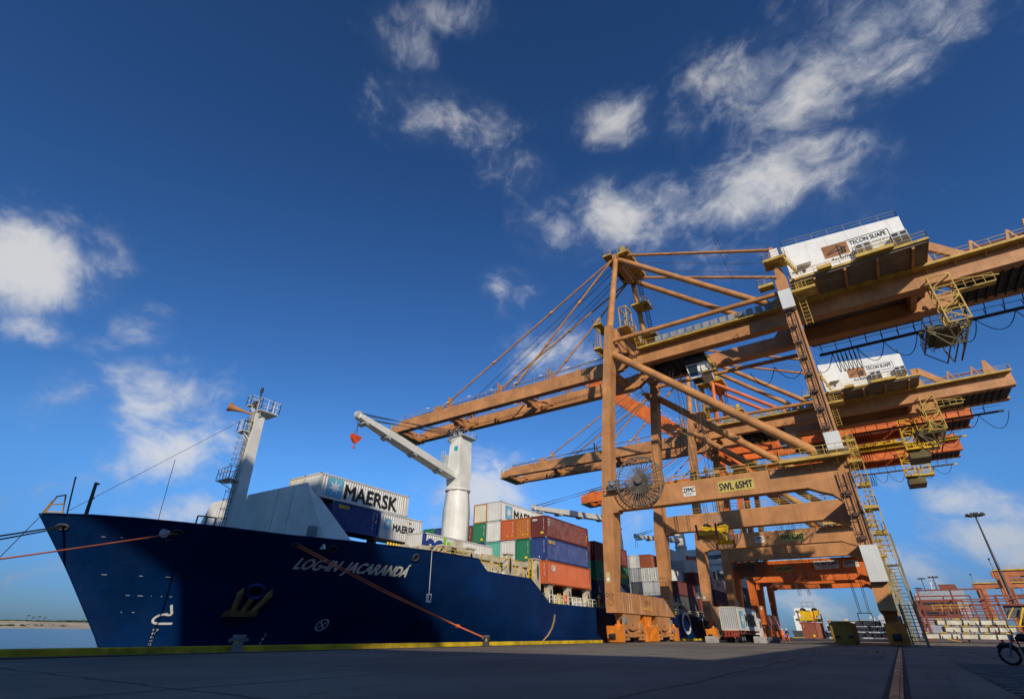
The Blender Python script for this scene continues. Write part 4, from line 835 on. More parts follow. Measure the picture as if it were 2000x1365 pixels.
# bow fittings
bp_ = MB()
for (p, q) in (((-48.6, 10.75, 8.3), (-48.4, 10.95, 9.5)), ((-47.6, 11.5, 8.3), (-47.5, 11.2, 9.55)), ((-48.6, 10.75, 8.4), (-47.6, 11.5, 8.4)), ((-48.5, 10.85, 8.9), (-47.55, 11.35, 8.95)), ((-48.4, 10.95, 9.5), (-47.5, 11.2, 9.55)), ((-48.9, 10.7, 8.3), (-48.5, 10.85, 9.2))): bp_.bar(p, q, .07)
sb(bp_, 'bow_rail', mat('rusty_yellow_rail', (.42, .24, .03), .7, dirt=.3, rust=.5, streak=0))
ps = MB(); ps.tube([(-48, 11.9, 8.2), (-48, 11.4, 11.0)], .05, 8); ps.bar((-48, 11.4, 10.95), (-47.8, 11.4, 10.9), .08); sb(ps, 'jack_staff', DARK)
ps = MB(); ps.tube([(-47.9, 13.0, 8.1), (-47.9, 12.75, 10.85)], [.14, .11], 8); ps.bar((-47.9, 12.75, 10.75), (-47.5, 12.85, 10.7), .12); ps.bar((-47.9, 12.85, 9.7), (-47.6, 12.95, 9.65), .1); sb(ps, 'bow_light_post', mat('post_brown_grey', (.06, .055, .05), .6, streak=0))
ps = MB(); ps.bar((-48, 18, 7), (-48, 17.5, 13.9), .035); ps.bar((-47.2, 11.6, 8.4), (-48.6, 23.2, 20.2), .03); sb(ps, 'antenna_wire', DARK)
gr = MB(); gr.rail([(-42.2, 18.3, 8.0), (-41.6, 19.4, 7.95)], h=.75, sp=.8, t=.09, mid=False); sb(gr, 'deck_frame', mat('frame_rust', (.16, .09, .04), .8, rust=.4, streak=0))
# wave breaker
wb = MB(); yb_ = 26.5
wb.prism([(-60, yb_, 7), (-37.2, yb_, 7), (-37.6, yb_, 8.1), (-41.6, yb_, 13.05), (-58.8, yb_, 13.2), (-60, yb_, 11.2)], (0, .18, 0)); wb.hexa([(-41.7, yb_+.183, 13.02), (-41.3, yb_+.183, 12.6), (-37.3, yb_+.183, 7.6), (-37.6, yb_+.183, 7.2)], [(-42.4, yb_+1.0, 13.0), (-42.0, yb_+1.4, 12.5), (-36.4, yb_+2.3, 7.6), (-37.2, yb_+1.6, 7.2)])
wo = sb(wb, 'wave_breaker', SWHITE)
rb = MB()
for x in (-57, -53, -46, -43.5): rb.box(x, x+.03, yb_-.02, yb_-.002, 7.2, 12.95)
sb(rb, 'panel_seam', mat('seam_rust', (.34, .27, .18), .8, rust=.4), wo); sm = MB(); sm.box(-39.3, -38.6, yb_-.5, yb_-.05, 7.4, 8.9)
for q in range(3): sm.box(-39.2+q*.22, -39.1+q*.22, yb_-.53, yb_-.502, 8.1, 8.8)
sb(sm, 'vent', GREY, wo)
# foremast
fm = MB(); fm.loft([(-48.75, -47.45, 23.4, 24.4, 6.9), (-48.7, -47.5, 23.3, 24.3, 12), (-48.55, -47.65, 23.1, 24.0, 20.3)]); mo = sb(fm, 'foremast', SWHITE)
fp = MB()
for (x0, x1, y0, y1, z, h) in ((-49.9, -47.6, 22.2, 23.3, 13.4, 1.1), (-49.0, -47.9, 22.3, 23.1, 18.2, 1.1), (-49.0, -47.0, 23.0, 25.0, 20.4, 1.2), (-48.9, -48.1, 22.4, 23.3, 21.0, 1.0)):
    fp.box(x0, x1, y0, y1, z-.08, z); fp.rail([(x1, y1, z), (x1, y0, z), (x0, y0, z), (x0, y1, z), (x1, y1, z)], h=h, sp=.6, t=.05); fp.bar((x0+.3, y0+.2, z-.1), (-48.2, 23.4, z-1), .08); fp.bar((x1-.2, y0+.2, z-.1), (-47.9, 23.4, z-1), .08)
sb(fp, 'mast_platform', SWHITE, mo)
fl = MB(); fl.ladder((-47.5, 23.0, 7), (-47.7, 22.9, 13.4), .5, (1, 0, 0), .06); fl.ladder((-48.3, 23.1, 13.4), (-48.2, 22.95, 20.4), .5, (1, 0, 0), .06)
for q in range(7): fl.ring((-48.3, 22.7, 14.8+q*.55), (0, 0, 1), .4, .025, 10, 4); 
for q in range(5): fl.ring((-47.6, 22.7, 9+q*.8), (0, 0, 1), .4, .025, 10, 4)
for a in (-.35, .35): fl.bar((-48.3+a, 22.5, 14.8), (-48.3+a, 22.5, 18.1), .03); fl.bar((-47.6+a, 22.5, 9), (-47.6+a, 22.5, 12.2), .03)
sb(fl, 'mast_ladder', mat('ladder_rusty', (.30, .27, .22), .7, rust=.5, streak=0), mo)
fh = MB(); fh.tube([(-48.5, 23.2, 20.2), (-48.9, 22.3, 20.35), (-49.4, 21.5, 20.5), (-49.6, 21.1, 20.6)], [.10, .13, .3, .5], 16, False); sb(fh, 'fog_horn', mat('horn_orange', (.62, .27, .10), .5, streak=0), mo)
ft = MB(); ft.tube([(-48.2, 23.3, 20.3), (-48.2, 23.2, 22.6)], .09, 8); ft.tube([(-48.2, 23.2, 22.6), (-48.2, 23.2, 23.1)], .16, 8); ft.tube([(-47.5, 24.4, 20.4), (-47.5, 24.4, 22.0)], .05, 6); ft.disc((-48.2, 22.9, 21.2), (0, 0, 1), .2, .5, 10); ft.disc((-48.6, 23, 19.5), (0, 1, 0), .2, .3, 10); ft.bar((-49.0, 23.4, 19.6), (-48.2, 23.3, 20.3), .1); sb(ft, 'mast_lights', DARK, mo)
# deck cranes
def jib_crane(y, ztop, tip, zped=19.6, zb=6, hook=True, root=None):
    j = bpy.data.objects.new('deck_crane', None); C.objects.link(j); j.parent = ship; j.location = V((SX, y, zb))-SHIP; B = V((SX, y, zb))
    p = MB(); p.tube([(SX, y, zb), (SX, y, zped-3.2)], 2.0, 8); p.tube([(SX, y, zped-3.2), (SX, y, zped-.3)], [2.0, 1.72], 8); p.tube([(SX, y, zped-.3), (SX, y, zped-.05)], 1.9, 24); sb(p, 'pedestal', SWHITE, j, B)
    h = MB(); h.loft([(SX-1.3, SX+1.3, y-1.1, y+1.1, zped), (SX-1.35, SX+1.35, y-1.2, y+1.2, zped+1.0), (SX-1.25, SX+1.25, y-1.45, y+1.45, zped+2), (SX-1.05, SX+1.05, y-1.3, y+1.3, ztop)]); sb(h, 'crane_house', SWHITE, j, B)
    t = MB(); t.box(SX-1.4, SX+1.7, y-1.5, y+1.9, ztop+.004, ztop+.12); t.rail([(SX-1.3, y-1.4, ztop+.12), (SX+1.6, y-1.4, ztop+.12), (SX+1.6, y+1.8, ztop+.12), (SX-1.3, y+1.8, ztop+.12), (SX-1.3, y-1.4, ztop+.12)], h=.9, sp=1.0, t=.045)
    for x in (-.8, .8): t.disc((SX+x*.7, y-.9, ztop+.5), (1, 0, 0), .38, .25, 14)
    t.disc((SX-1.0, y-1.6, ztop-.5), (1, 0, 0), .36, .3, 14); sb(t, 'top_platform', LGREY, j, B)
    cb = MB(); cb.box(SX-1.9, SX-1.16, y-2.1, y-1.2, zped+3.0, zped+4.0); cb.rail([(SX-1.95, y-2.15, zped+4.0), (SX-1.2, y-2.15, zped+4.0)], h=1.7, sp=.4, t=.06); cb.box(SX-1.8, SX-1.22, y-1.9, y-1.3, zped+4.0, zped+5.2); sb(cb, 'crane_cab', LGREY, j, B)
    lg = MB(); lg.box(SX-.1, SX+.6, y-1.40, y-1.375, ztop-2.3, ztop-1.6); lo = sb(lg, 'logo_plate', mat('teal_logo', (.02, .40, .42), .6, streak=0), j, B)
    a = V((SX-.2, y-1.3, zped+1.8)); b = V(tip); d = (b-a).normalized(); sd_ = d.cross(V((0, 0, 1))).normalized(); un = sd_.cross(d)
    J = MB()
    def ring(p, w, h_): return [p-sd_*w-un*h_, p+sd_*w-un*h_, p+sd_*w+un*h_, p-sd_*w+un*h_]
    L = (b-a).length; J.hexa(ring(a, .8, .36), ring(a+d*L*.18, .85, .5)); J.hexa(ring(a+d*L*.18, .85, .5), ring(a+d*L*.62, .75, .5)); J.hexa(ring(a+d*L*.62, .75, .5), ring(b, .45, .3))
    jo = sb(J, 'jib', SWHITE, j, B)
    K = MB()
    for q in (.16, .45, .72, .93): K.hexa(ring(a+d*L*q-un*.66, .7, .15), ring(a+d*L*(q+.03)-un*.6, .7, .09))
    K.disc(b+un*.1, sd_, .55, .5, 14); sb(K, 'jib_bracket', LGREY, j, B)
    r = MB()
    for x in (-.8, -.4, .4, .8): r.bar(V((SX+x, y-.9, ztop+.8)), b+sd_*x*.6+un*.3, .05); r.bar(V((SX+x, y-.9, ztop+.3)), b-d*.8+sd_*x*.6, .05)
    for x in (-.5, .5): r.bar(b+sd_*x*.3-d*(.3+x), b+V((0, 0, -2.6))+sd_*x*.7, .05)
    sb(r, 'jib_ropes', ROPE, j, B)
    if hook:
        k = MB(); c = b+V((0, 0, -2.6)); k.prism([c+V((0, -.75, 0)), c+V((0, .75, 0)), c+V((0, .6, -.5)), c+V((0, .15, -.95)), c+V((0, -.15, -.95)), c+V((0, -.6, -.5))], (.45, 0, 0)); k.tube([c+V((.2, 0, -.9)), c+V((.2, 0, -1.3)), c+V((.2, .2, -1.55)), c+V((.2, -.12, -1.65)), c+V((.2, -.22, -1.4))], .07, 6); sb(k, 'hook_block', mat('hook_red_orange', (.62, .08, .02), .5, streak=0), j, B)
    return j
jib_crane(56.4, 27.6, (-48.5, 35.9, 24.4)); jib_crane(113.2, 31.8, (-48.6, 77.0, 20.6), 22.5, hook=False); jib_crane(163.5, 31.0, (-47.0, 121, 21.6), 24.5, hook=False)
# accommodation block
ab = MB(); ab.box(-62.5, -36, 190, 204, 3.2, 22); ab.box(-64, -34.6, 189, 199, 22.003, 25.4); ab.box(-58, -41, 190, 198, 25.403, 27.0); ao = sb(ab, 'accommodation_block', WHITE)
aw = MB(); aw.box(-63, -35.2, 188.9, 188.995, 23.4, 24.7)
for z in (7, 10, 13, 16, 19):
    for x in range(-61, -37, 3): aw.box(x, x+.9, 189.9, 189.995, z, z+1.0)
sb(aw, 'window', GLASS, ao); am = MB(); am.tube([(-49, 193, 27), (-49, 193, 35)], [.5, .3], 10); am.box(-52, -46, 192.8, 193.2, 31, 31.3); am.box(-44, -40, 199, 203, 22, 31); sb(am, 'radar_mast', SWHITE, ao)
# hatch coamings, pedestals and rails along the starboard side deck
co = MB(); co.box(-37.6, -37.2, 41.5, 57.2, 6.2, 8.55); co.box(-37.2, -36.9, 41.5, 57.2, 8.3, 8.52); co.box(-60, -37.4, 42.5, 57, 5.4, 8.9)
for y in (43, 46, 49, 52, 55): co.box(-37.2, -36.6, y, y+.12, 6.4, 8.3)
co.box(-36.4, -36.0, 58.2, 190, 3.2, 5.2); co.box(-60, -36.4, 58, 190, 3.2, 5.6); sb(co, 'hatch_coaming', BUFF); co = MB(); co.box(-60, -42.8, 28.5, 43, 6.95, 9.0); co.box(-60, -37.2, 58.3, 190, 5.61, 6.46); co.box(-60, -36.9, 70.6, 72.2, 5, 7.5)
for y in (31, 35.4, 39): co.box(-42.8, -41.6, y, y+.3, 6.95, 9.3)
sb(co, 'hatch_side', mat('hatch_side_shadow', (.07, .068, .055), .7, rust=.3))  # darkened buff: the shadow gap under the containers is put into the colour
def pedestal(y, z0, z1, x=-35.2):
    p = MB(); p.hexa([(x-.45, y-.62, z0), (x+.25, y-.62, z0), (x+.25, y+.62, z0), (x-.45, y+.62, z0)], [(x-.45, y-.5, z1), (x+.2, y-.5, z1), (x+.2, y+.5, z1), (x-.45, y+.5, z1)]); p.box(x-.5, x+.3, y-.75, y+.75, z1+.004, z1+.14)
    o = sb(p, 'container_pedestal', BUFF); z0_ = z0+(z1-z0)*.3; zz1 = z1-.35
    h = MB(); h.face([(x+.262-.05*(zz1-z0)/(z1-z0)*0, y+.22*math.cos(k*math.pi/10), (z0_+zz1)/2+(zz1-z0_)/2*math.sin(k*math.pi/10)) for k in range(20)]); sb(h, 'slot', DARK, o)
for y, a, b in ((43.0, 6.5, 8.75), (50.2, 6.0, 9.0), (56.2, 5.6, 9.05), (59.3, 3.2, 6.35), (64.2, 3.2, 6.35), (69.7, 3.2, 6.35)): pedestal(y, a, b)
wr = MB(); wr.rail([(-34.45, 58, 4.28), (-34.45, 71, 4.28)], h=.95, sp=1.2, t=.07); wr.rail([(-34.45, 74, 4.28), (-34.45, 188, 4.28)], h=.95, sp=2.2, t=.07); sb(wr, 'side_rail', WHITE)
yr = MB(); yr.rail([(-35.0, 44.8, 6.8), (-35.0, 53, 6.8)], h=1.7, sp=1.5, t=.07); yr.rail([(-35.0, 36.5, 7.6), (-35.0, 43, 7.7)], h=.7, sp=1.2, t=.06)
for y in (54.2, 55.0): yr.bar((-35.0, y, 5.6), (-35.0, y, 9.0), .12)
for z in range(8): yr.bar((-35.0, 54.2, 5.8+z*.4), (-35.0, 55.0, 5.8+z*.4), .07)
for y in (60.2, 60.8): yr.bar((-34.5, y, 4.3), (-34.5, y, 5.5), .12)
yr.bar((-34.5, 60.2, 4.9), (-34.5, 60.8, 4.9), .12); sb(yr, 'yellow_rail', YELLOW)
eq = MB(); rs = random.Random(9)
for k in range(26):
    y = rs.uniform(44.5, 56); z = 6.2+rs.random()*.8; x = rs.uniform(-36.6, -35.4); q = rs.random()
    if q < .4: eq.disc((x, y, z), (rs.uniform(-1, 1), 1, rs.uniform(-.3, .3)), rs.uniform(.2, .45), rs.uniform(.1, .5), 12)
    elif q < .7: eq.box(x-.25, x+.25, y-.3, y+.3, z-.5, z+rs.uniform(.2, .9))
    else: eq.bar((x, y-.6, z+rs.uniform(-.3, .3)), (x, y+.8, z+rs.uniform(0, 1)), .09)
for k in range(8): y = 66+k*.4; eq.box(-35.8, -35.3, y, y+.3, 3.3, 4.5+.2*(k % 3))
sb(eq, 'deck_equipment', SWHITE)
wh = MB(); wh.box(-36.4, -35.6, 36.3, 37.4, 7.3, 8.4); wh.box(-36.6, -35.2, 39.4, 42.8, 7.4, 8.75); wh.box(-36.2, -35.4, 41.0, 42.0, 8.75, 9.4); wh.tube([(-35.7, 37.6, 7.7), (-35.5, 38.2, 8.5), (-35.5, 39.0, 8.7), (-35.6, 39.6, 8.5)], .12, 8)
for y in (33.6, 35.0): wh.box(-36.2, -35.2, y, y+.5, 7.6, 8.1)
sb(wh, 'deck_house_box', BUFF); MB_ = MB(); MB_.box(-35.18, -35.14, 40.0, 40.8, 7.6, 8.6); sb(MB_, 'door_opening', DARK)
ye = MB()
for k in range(6): ye.disc((-36.4, 32.6+k*.35, 8.05), (0, .2, 1), .13, .35, 8)
ye.box(-37.3, -36.7, 31.2, 33.2, 7.6, 8.0); sb(ye, 'twist_lock_bin', YELLOW)
lb = MB(); lb.ring((-34.35, 61.9, 4.95), (1, 0, 0), .36, .1, 20, 8); sb(lb, 'lifebuoy', HIVIS)
lp = MB(); lp.tube([(-34.3, 71.6, 4.2), (-34.3, 71.6, 5.4)], .06, 6); lp.tube([(-34.3, 71.6, 5.5), (-34.3, 71.6, 5.9)], [.28, .1], 10); sb(lp, 'deck_lamp', YELLOW)
gw = MB()
for a, b in (((-35, 104, 3.2), (-35, 104, 6.2)), ((-35, 108, 3.2), (-35, 108, 6.6)), ((-35, 104, 6.1), (-35, 112, 6.3)), ((-35, 112, 3.2), (-35, 112, 6.2)), ((-35, 118, 3.2), (-35, 118, 6.0)), ((-35, 115, 5), (-35, 121, 5.3))): gw.bar(a, b, .5)
for y in (105.5, 109, 110.5, 117): gw.rail([(-34.9, y, 6.2), (-34.9, y+1.2, 6.2)], h=1.1, sp=.6, t=.09)
sb(gw, 'mooring_winch', BUFF); gy_ = MB(); gy_.box(-35.2, -34.4, 103.4, 104.0, 4.4, 6.2); gy_.box(-35.2, -34.4, 104, 105.3, 4.3, 4.9); sb(gy_, 'winch_guard', YELLOW)
# ------------------------------------------------------------------ containers
CM = {}
def cmat(name, rgb, **k):
    if name not in CM: CM[name] = mat('container_'+name, rgb, **{**dict(rough=.55, dirt=.09, rust=.16, scale=.35, streak=.30), **k})
    return CM[name]
COL = dict(white=(.56, .56, .53), cream=(.56, .53, .42), grey=(.40, .41, .41), blue=(.022, .045, .17), navy=(.014, .02, .065), green=(.018, .15, .075), teal=(.09, .36, .27), maroon=(.135, .026, .024), orange=(.46, .10, .03), ochre=(.42, .135, .025), rust=(.26, .07, .03), charcoal=(.06, .065, .07), red=(.25, .02, .02), brown=(.28, .085, .05))
CW = 2.44; CMESH = {}
def cont_meshes(L, H):
    if (L, H) in CMESH: return CMESH[(L, H)]
    b = MB(); x = CW/2-.04
    def wave(n):   # unit corrugation profile positions (t, depth)
        out = []
        for k in range(n): t = k/n; d = 1/n; out += [(t+.10*d, 0), (t+.42*d, 0), (t+.58*d, 1), (t+.90*d, 1)]
        return out
    n = int((L-.4)/.30); prof = [(.2+(L-.4)*t, d*.07) for t, d in wave(n)]; z0, z1 = .16, H-.1
    for sg in (1, -1):
        for (ya, da), (yb, db) in zip(prof, prof[1:]):
            q = [(sg*(x-da), ya, z0), (sg*(x-db), yb, z0), (sg*(x-db), yb, z1), (sg*(x-da), ya, z1)]; b.face(q if sg > 0 else q[::-1])
    n = 8; prof = [(-CW/2+.16+(CW-.32)*t, d*.07) for t, d in wave(n)]
    for sg, y in ((-1, .04), (1, L-.04)):
        for (xa, da), (xb, db) in zip(prof, prof[1:]):
            q = [(xa, y-sg*da, z0), (xb, y-sg*db, z0), (xb, y-sg*db, z1), (xa, y-sg*da, z1)]; b.face(q if sg < 0 else q[::-1])
    b.face([(-x, .1, H-.03), (x, .1, H-.03), (x, L-.1, H-.03), (-x, L-.1, H-.03)]); b.face([(-x, .1, .1), (-x, L-.1, .1), (x, L-.1, .1), (x, .1, .1)])
    f = MB(); w = CW/2
    for sx in (-1, 1):
        a0, a1 = sorted((sx*w, sx*(w-.15)))
        for y0, y1 in ((0, .2), (L-.2, L)): f.box(a0+.004, a1-.004, y0+.004, y1-.004, .12, H-.12)
        a0, a1 = sorted((sx*(w-.006), sx*(w-.09))); f.box(a0, a1, .18, L-.18, H-.13, H-.01); f.box(a0, a1, .18, L-.18, .02, .18)
    for y0, y1 in ((.006, .09), (L-.09, L-.006)): f.box(-w+.16, w-.16, y0, y1, H-.13, H-.01); f.box(-w+.16, w-.16, y0, y1, .02, .18)
    cs = MB()
    for sx in (-1, 1):
        a0, a1 = sorted((sx*(w+.003), sx*(w-.165)))
        for y0, y1 in ((-.003, .18), (L-.18, L+.003)): cs.box(a0, a1, y0, y1, 0, .12); cs.box(a0, a1, y0, y1, H-.12, H)
    CMESH[(L, H)] = (b.mesh('container_body'), f.mesh('container_frame'), cs.mesh('corner_castings')); return CMESH[(L, H)]
def container(x, y, z, L, H, col, label, marks=(), group='containers stacked on the ship', castcol=None, framecol=None, door=False):
    bm, fm_, cm_ = cont_meshes(L, H); m = cmat(col, COL[col])
    def mk(name, me, mt, parent):
        o = bpy.data.objects.new(name, me); C.objects.link(o)
        if not me.materials: me.materials.append(mt)
        o.material_slots[0].link = 'OBJECT'; o.material_slots[0].material = mt
        if parent: o.parent = parent
        return o
    o = mk('shipping_container', bm, m, None); o.location = (x, y, z); tag(o, label, 'container', group)
    fo = mk('frame', fm_, cmat(framecol, COL[framecol]) if framecol else m, o); mk('corner_castings', cm_, castcol or GREY, fo)
    for (s_, mt, face, u, v, wd, h, bold, rot) in marks:    # u: metres from the left edge as read, v: metres above the bottom
        t = MB(); q = .06
        if face == 's':   # landward long side, read from near end to far end
            org, ux, uy = V((CW/2+.012, u, v)), V((0, 1, 0)), V((0, 0, 1))
        else: org, ux, uy = V((-CW/2+u, -.012, v)), V((1, 0, 0)), V((0, 0, 1))
        if s_ == '*':
            t.face([org, org+ux*wd, org+ux*wd+uy*h, org+uy*h]); lo = t.build('logo_panel', CYAN, o)
            st = MB(); c = org+ux*wd/2+uy*h/2; nrm = ux.cross(uy)*.012; R0 = min(wd, h)*.46; pts = []
            for k in range(14): a = math.pi/2+k*math.pi/7; r_ = R0 if k % 2 == 0 else R0*.36; pts.append(c+nrm+ux*r_*math.cos(a)+uy*r_*math.sin(a))
            for k in range(14): st.face([c+nrm, pts[k], pts[(k+1) % 14]])
            st.build('star', WINK, lo); continue
        if s_ == '#':  # small block label
            t.face([org, org+ux*wd, org+ux*wd+uy*h, org+uy*h]); t.build('label_plate', mt, o); continue
        if rot: text(t, s_, org, -uy*wd, ux*h, bold)
        else: text(t, s_, org, ux*wd, uy*h, bold)
        t.build('lettering', mt, o)
    if door:
        d = MB()
        for x_ in (-.75, -.3, .3, .75): d.bar((x_, -.03, .15), (x_, -.03, H-.15), .05)
        for x_ in (-.75, -.3, .3, .75): d.bar((x_-.1, -.05, 1.1), (x_+.1, -.05, 1.15), .05)
        d.bar((0, -.012, .15), (0, -.012, H-.15), .04); d.build('door_bars', GREY, o)
    return o
def xr(r, face=-34.7): return face-2.5*r-CW/2
def idn(mt=WINK, H=2.72): return [('MSKU 482', mt, 'f', 1.98, H-.35, 1.5, .11, 0, True)]
A0 = 58.03; TZ = (6.5, 9.27, 12.06, 14.84); HA = 2.72
CAI = [('CAI', WINK, 's', 1.15, 1.55, .8, .62, .03, False), ('#', YINK, 's', 11.5, .35, .28, .25, 0, 0), ('#', YINK, 'f', 1.1, .5, .2, .25, 0, 0)]+idn()
container(xr(0), A0, TZ[0], 12.19, HA, 'orange', 'weathered orange container with white letters CAI, lowest at the rail beside the sloping bulwark', CAI)
SEA = [('SEACO', YINK, 's', .55, 2.05, 1.6, .36, .02, False), ('#', WINK, 'f', 1.25, .3, .12, .2, 0, 0), ('40G1 228', WINK, 's', 11.2, 2.3, 1.5, .14, 0, True)]+idn()
container(xr(0), A0, TZ[1], 12.19, HA, 'blue', 'long blue container with yellow letters SEACO above the orange container', SEA)
TEX = [('tex', WINK, 'f', .3, 2.1, .75, .3, .03, False), ('#', YINK, 'f', 1.55, .42, .45, .26, 0, 0), ('TEX', WINK, 's', .55, 2.45, 1.1, .26, .02, True), ('#', YINK, 's', 11.3, 1.1, .3, .2, 0, 0), ('#', YINK, 's', 11.3, .75, .3, .2, 0, 0), ('#', YINK, 's', 11.55, 1.45, .3, .2, 0, 0)]+idn()
container(xr(0), A0, TZ[2], 12.19, HA, 'maroon', 'maroon container with white letters tex on the topmost outer corner of the forward stack', TEX)
container(xr(1), A0, TZ[2], 12.19, HA, 'ochre', 'ochre orange container end between the maroon tex box and an orange red one', [('#', YINK, 'f', 1.1, .4, .14, .24, 0, 0), ('#', YINK, 'f', 1.9, .4, .14, .2, 0, 0)]+idn())
container(xr(1), A0, TZ[1], 12.19, HA, 'green', 'green container end beside the blue SEACO container', [('#', YINK, 'f', 1.55, .3, .4, .26, 0, 0)]+idn())
container(xr(1), A0, TZ[0], 12.19, HA, 'grey', 'grey container end half hidden behind the deck posts under the green one')
container(xr(2), A0, TZ[2], 12.19, HA, 'orange', 'orange red container end left of the ochre one in the third tier', [('#', YINK, 'f', 1.1, .4, .14, .24, 0, 0), ('#', YINK, 'f', 1.9, .4, .14, .2, 0, 0)]+idn())
container(xr(2), A0, TZ[1], 12.19, HA, 'white', 'white container end below the orange red one, between teal and green')
MK = [('*', 0, 's', 1.15, .45, 1.75, 1.85, 0, 0), ('MAERSK', INK, 's', 3.4, .55, 6.6, 1.35, .014, False)]
container(xr(3), A0, TZ[3], 12.19, HA, 'white', 'white container with pale blue star and black MAERSK, topmost behind the orange boxes', MK, castcol=mat('cast_rust', (.22, .16, .08), .8, rust=.4, streak=0))
container(xr(3), A0, TZ[2], 12.19, HA, 'white', 'plain white container end directly under the topmost star container')
container(xr(3), A0, TZ[1], 12.19, HA, 'teal', 'teal container end behind the deck posts, between blue and white ends')
container(xr(4), A0, TZ[3]-.1, 12.19, HA, 'cream', 'cream container end with rusty yellow corner posts, top left of the forward stack', framecol='ochre')
container(xr(4), A0, TZ[2], 12.19, HA, 'green', 'green container end below the cream one at the left of the stack', [('#', YINK, 'f', 1.5, .3, .4, .26, 0, 0)]+idn())
container(xr(4), A0, TZ[1], 12.19, HA, 'blue', 'blue container end half hidden behind the buff deckhouse', idn())
container(xr(5), A0, TZ[2]-.2, 12.19, HA, 'maroon', 'maroon container end just right of the white deck crane column', [('tex', WINK, 'f', .2, 2.1, .6, .3, .03, False), ('#', YINK, 'f', 1.55, .35, .4, .2, 0, 0)]+idn())
container(xr(5), A0, TZ[1], 12.19, HA, 'rust', 'rust brown container end under the maroon one by the deck crane')
container(xr(7), A0, TZ[2], 12.19, HA, 'blue', 'blue container end just left of the white deck crane column')
container(xr(8), A0, TZ[2]+.05, 12.19, HA, 'green', 'green container end left of the blue one behind the deck crane')
XB = -41.155-CW/2
container(XB, 29.383, 9.395, 6.06, 2.56, 'blue', 'short blue container with yellow letters SEACO behind the wave breaker', [('SEACO', YINK, 's', .7, 2.0, 1.25, .3, .03, False), ('HLXU 318', WINK, 's', 5.05, 2.3, 1.7, .12, 0, True), ('40 T', WINK, 's', 5.5, 2.2, .8, .12, 0, True), ('#', YINK, 's', 5.42, 1.3, .14, .14, 0, 0)])
container(XB, 35.52, 9.395, 6.06, 2.56, 'white', 'short white container with small star and MAERSK beside the short blue one', [('*', 0, 's', .55, 1.0, .85, 1.0, 0, 0), ('MAERSK', INK, 's', 1.75, .92, 3.2, .68, .014, False), ('#', mat('label_orange', (.55, .2, .04), .6, streak=0), 's', 3.95, 1.95, .35, .16, 0, 0)])
container(XB, 27.449, 11.965, 11.69, 2.25, 'white', 'large white container with big pale blue star and MAERSK, above the wave breaker', [('*', 0, 's', .95, .28, 1.75, 1.72, 0, 0), ('MAERSK', INK, 's', 3.05, .33, 6.9, 1.35, .014, False), ('MSKU', YINK, 's', 10.8, 2.0, .9, .14, 0, True), ('22G1', YINK, 's', 10.95, 1.0, .7, .14, 0, True)], castcol=MATS['cast_rust'])
container(XB-2.5, 27.449, 11.965, 11.69, 2.25, 'cream', 'cream container end just left of the large star container above the wave breaker', castcol=MATS['cast_rust'])
for k in (2, 3, 4): container(XB-2.5*k, 27.6, 10.75-.0*k, 11.69, 2.55, 'cream', ['cream container roof edge showing third in behind the wave breaker', 'cream container roof edge in the middle of the wave breaker top', 'cream container roof edge behind the foremast above the wave breaker'][k-2], castcol=MATS['cast_rust'])
container(XB-12.5, 27.7, 10.85, 11.69, 2.5, 'charcoal', 'dark charcoal container roof beside the foremast above the wave breaker')
lg = container(-38-CW/2, 38.6, 7.6, 12.19, 2.55, 'white', 'white container with big blue and green letters login at the rail', [('log', mat('log_blue', (.02, .055, .26), .6, streak=0), 's', .15, .35, 2.9, 2.05, .03, False), ('in', mat('in_green', (.22, .50, .03), .6, streak=0), 's', 3.3, .95, 1.7, 1.45, .03, False)])
# bays further aft
C0 = 72.3
for z, col, lab in ((5.25, 'navy', 'navy container in shade, lowest of the tier just behind the near crane leg'), (7.98, 'green', 'dark green container in shade with pale letters, behind the near crane leg'), (10.71, 'maroon', 'maroon container topmost of the shaded tier left of the near crane leg')):
    container(xr(0), C0, z, 12.19, 2.69, col, lab, [('EVERGREEN', YINK, 's', 8.5, 1.0, 3.2, .6, .0, False)] if col == 'green' else [('ULC', WINK, 's', .4, 1.9, .8, .4, 0, True), ('Sealand', WINK, 's', 9.3, .8, 2.3, .5, 0, False)] if col == 'navy' else idn())
rs = random.Random(21); ORD = ['lowest', 'second', 'third', 'fourth', 'fifth']; ROW = ['outermost row', 'second row inboard', 'third row inboard', 'fourth row inboard', 'fifth row inboard']
BAYS = [(109.5, [(0, ('charcoal', 'maroon')), (1, ('blue', 'grey', 'white')), (2, ('charcoal', 'grey', 'white', 'rust')), (3, ('grey', 'charcoal', 'grey', 'white')), (4, ('navy', 'white', 'grey', 'white'))], 'between the nearest crane legs'),
        (123.2, [(0, ('maroon', 'grey', 'maroon', 'white')), (1, ('blue', 'maroon', 'grey', 'grey')), (2, ('grey', 'rust', 'charcoal', 'grey', 'white'))], 'beyond the nearest crane'),
        (137.0, [(0, ('maroon', 'navy', 'white')), (1, ('charcoal', 'red', 'navy', 'white')), (2, ('grey', 'navy', 'white', 'charcoal', 'orange'))], 'between the second crane legs'),
        (151.0, [(0, ('red', 'white', 'white')), (1, ('navy', 'white', 'charcoal', 'charcoal'))], 'between brown and orange legs'),
        (170.0, [(0, ('navy', 'charcoal', 'charcoal')), (1, ('charcoal', 'white', 'grey', 'white'))], 'behind the orange crane legs')]
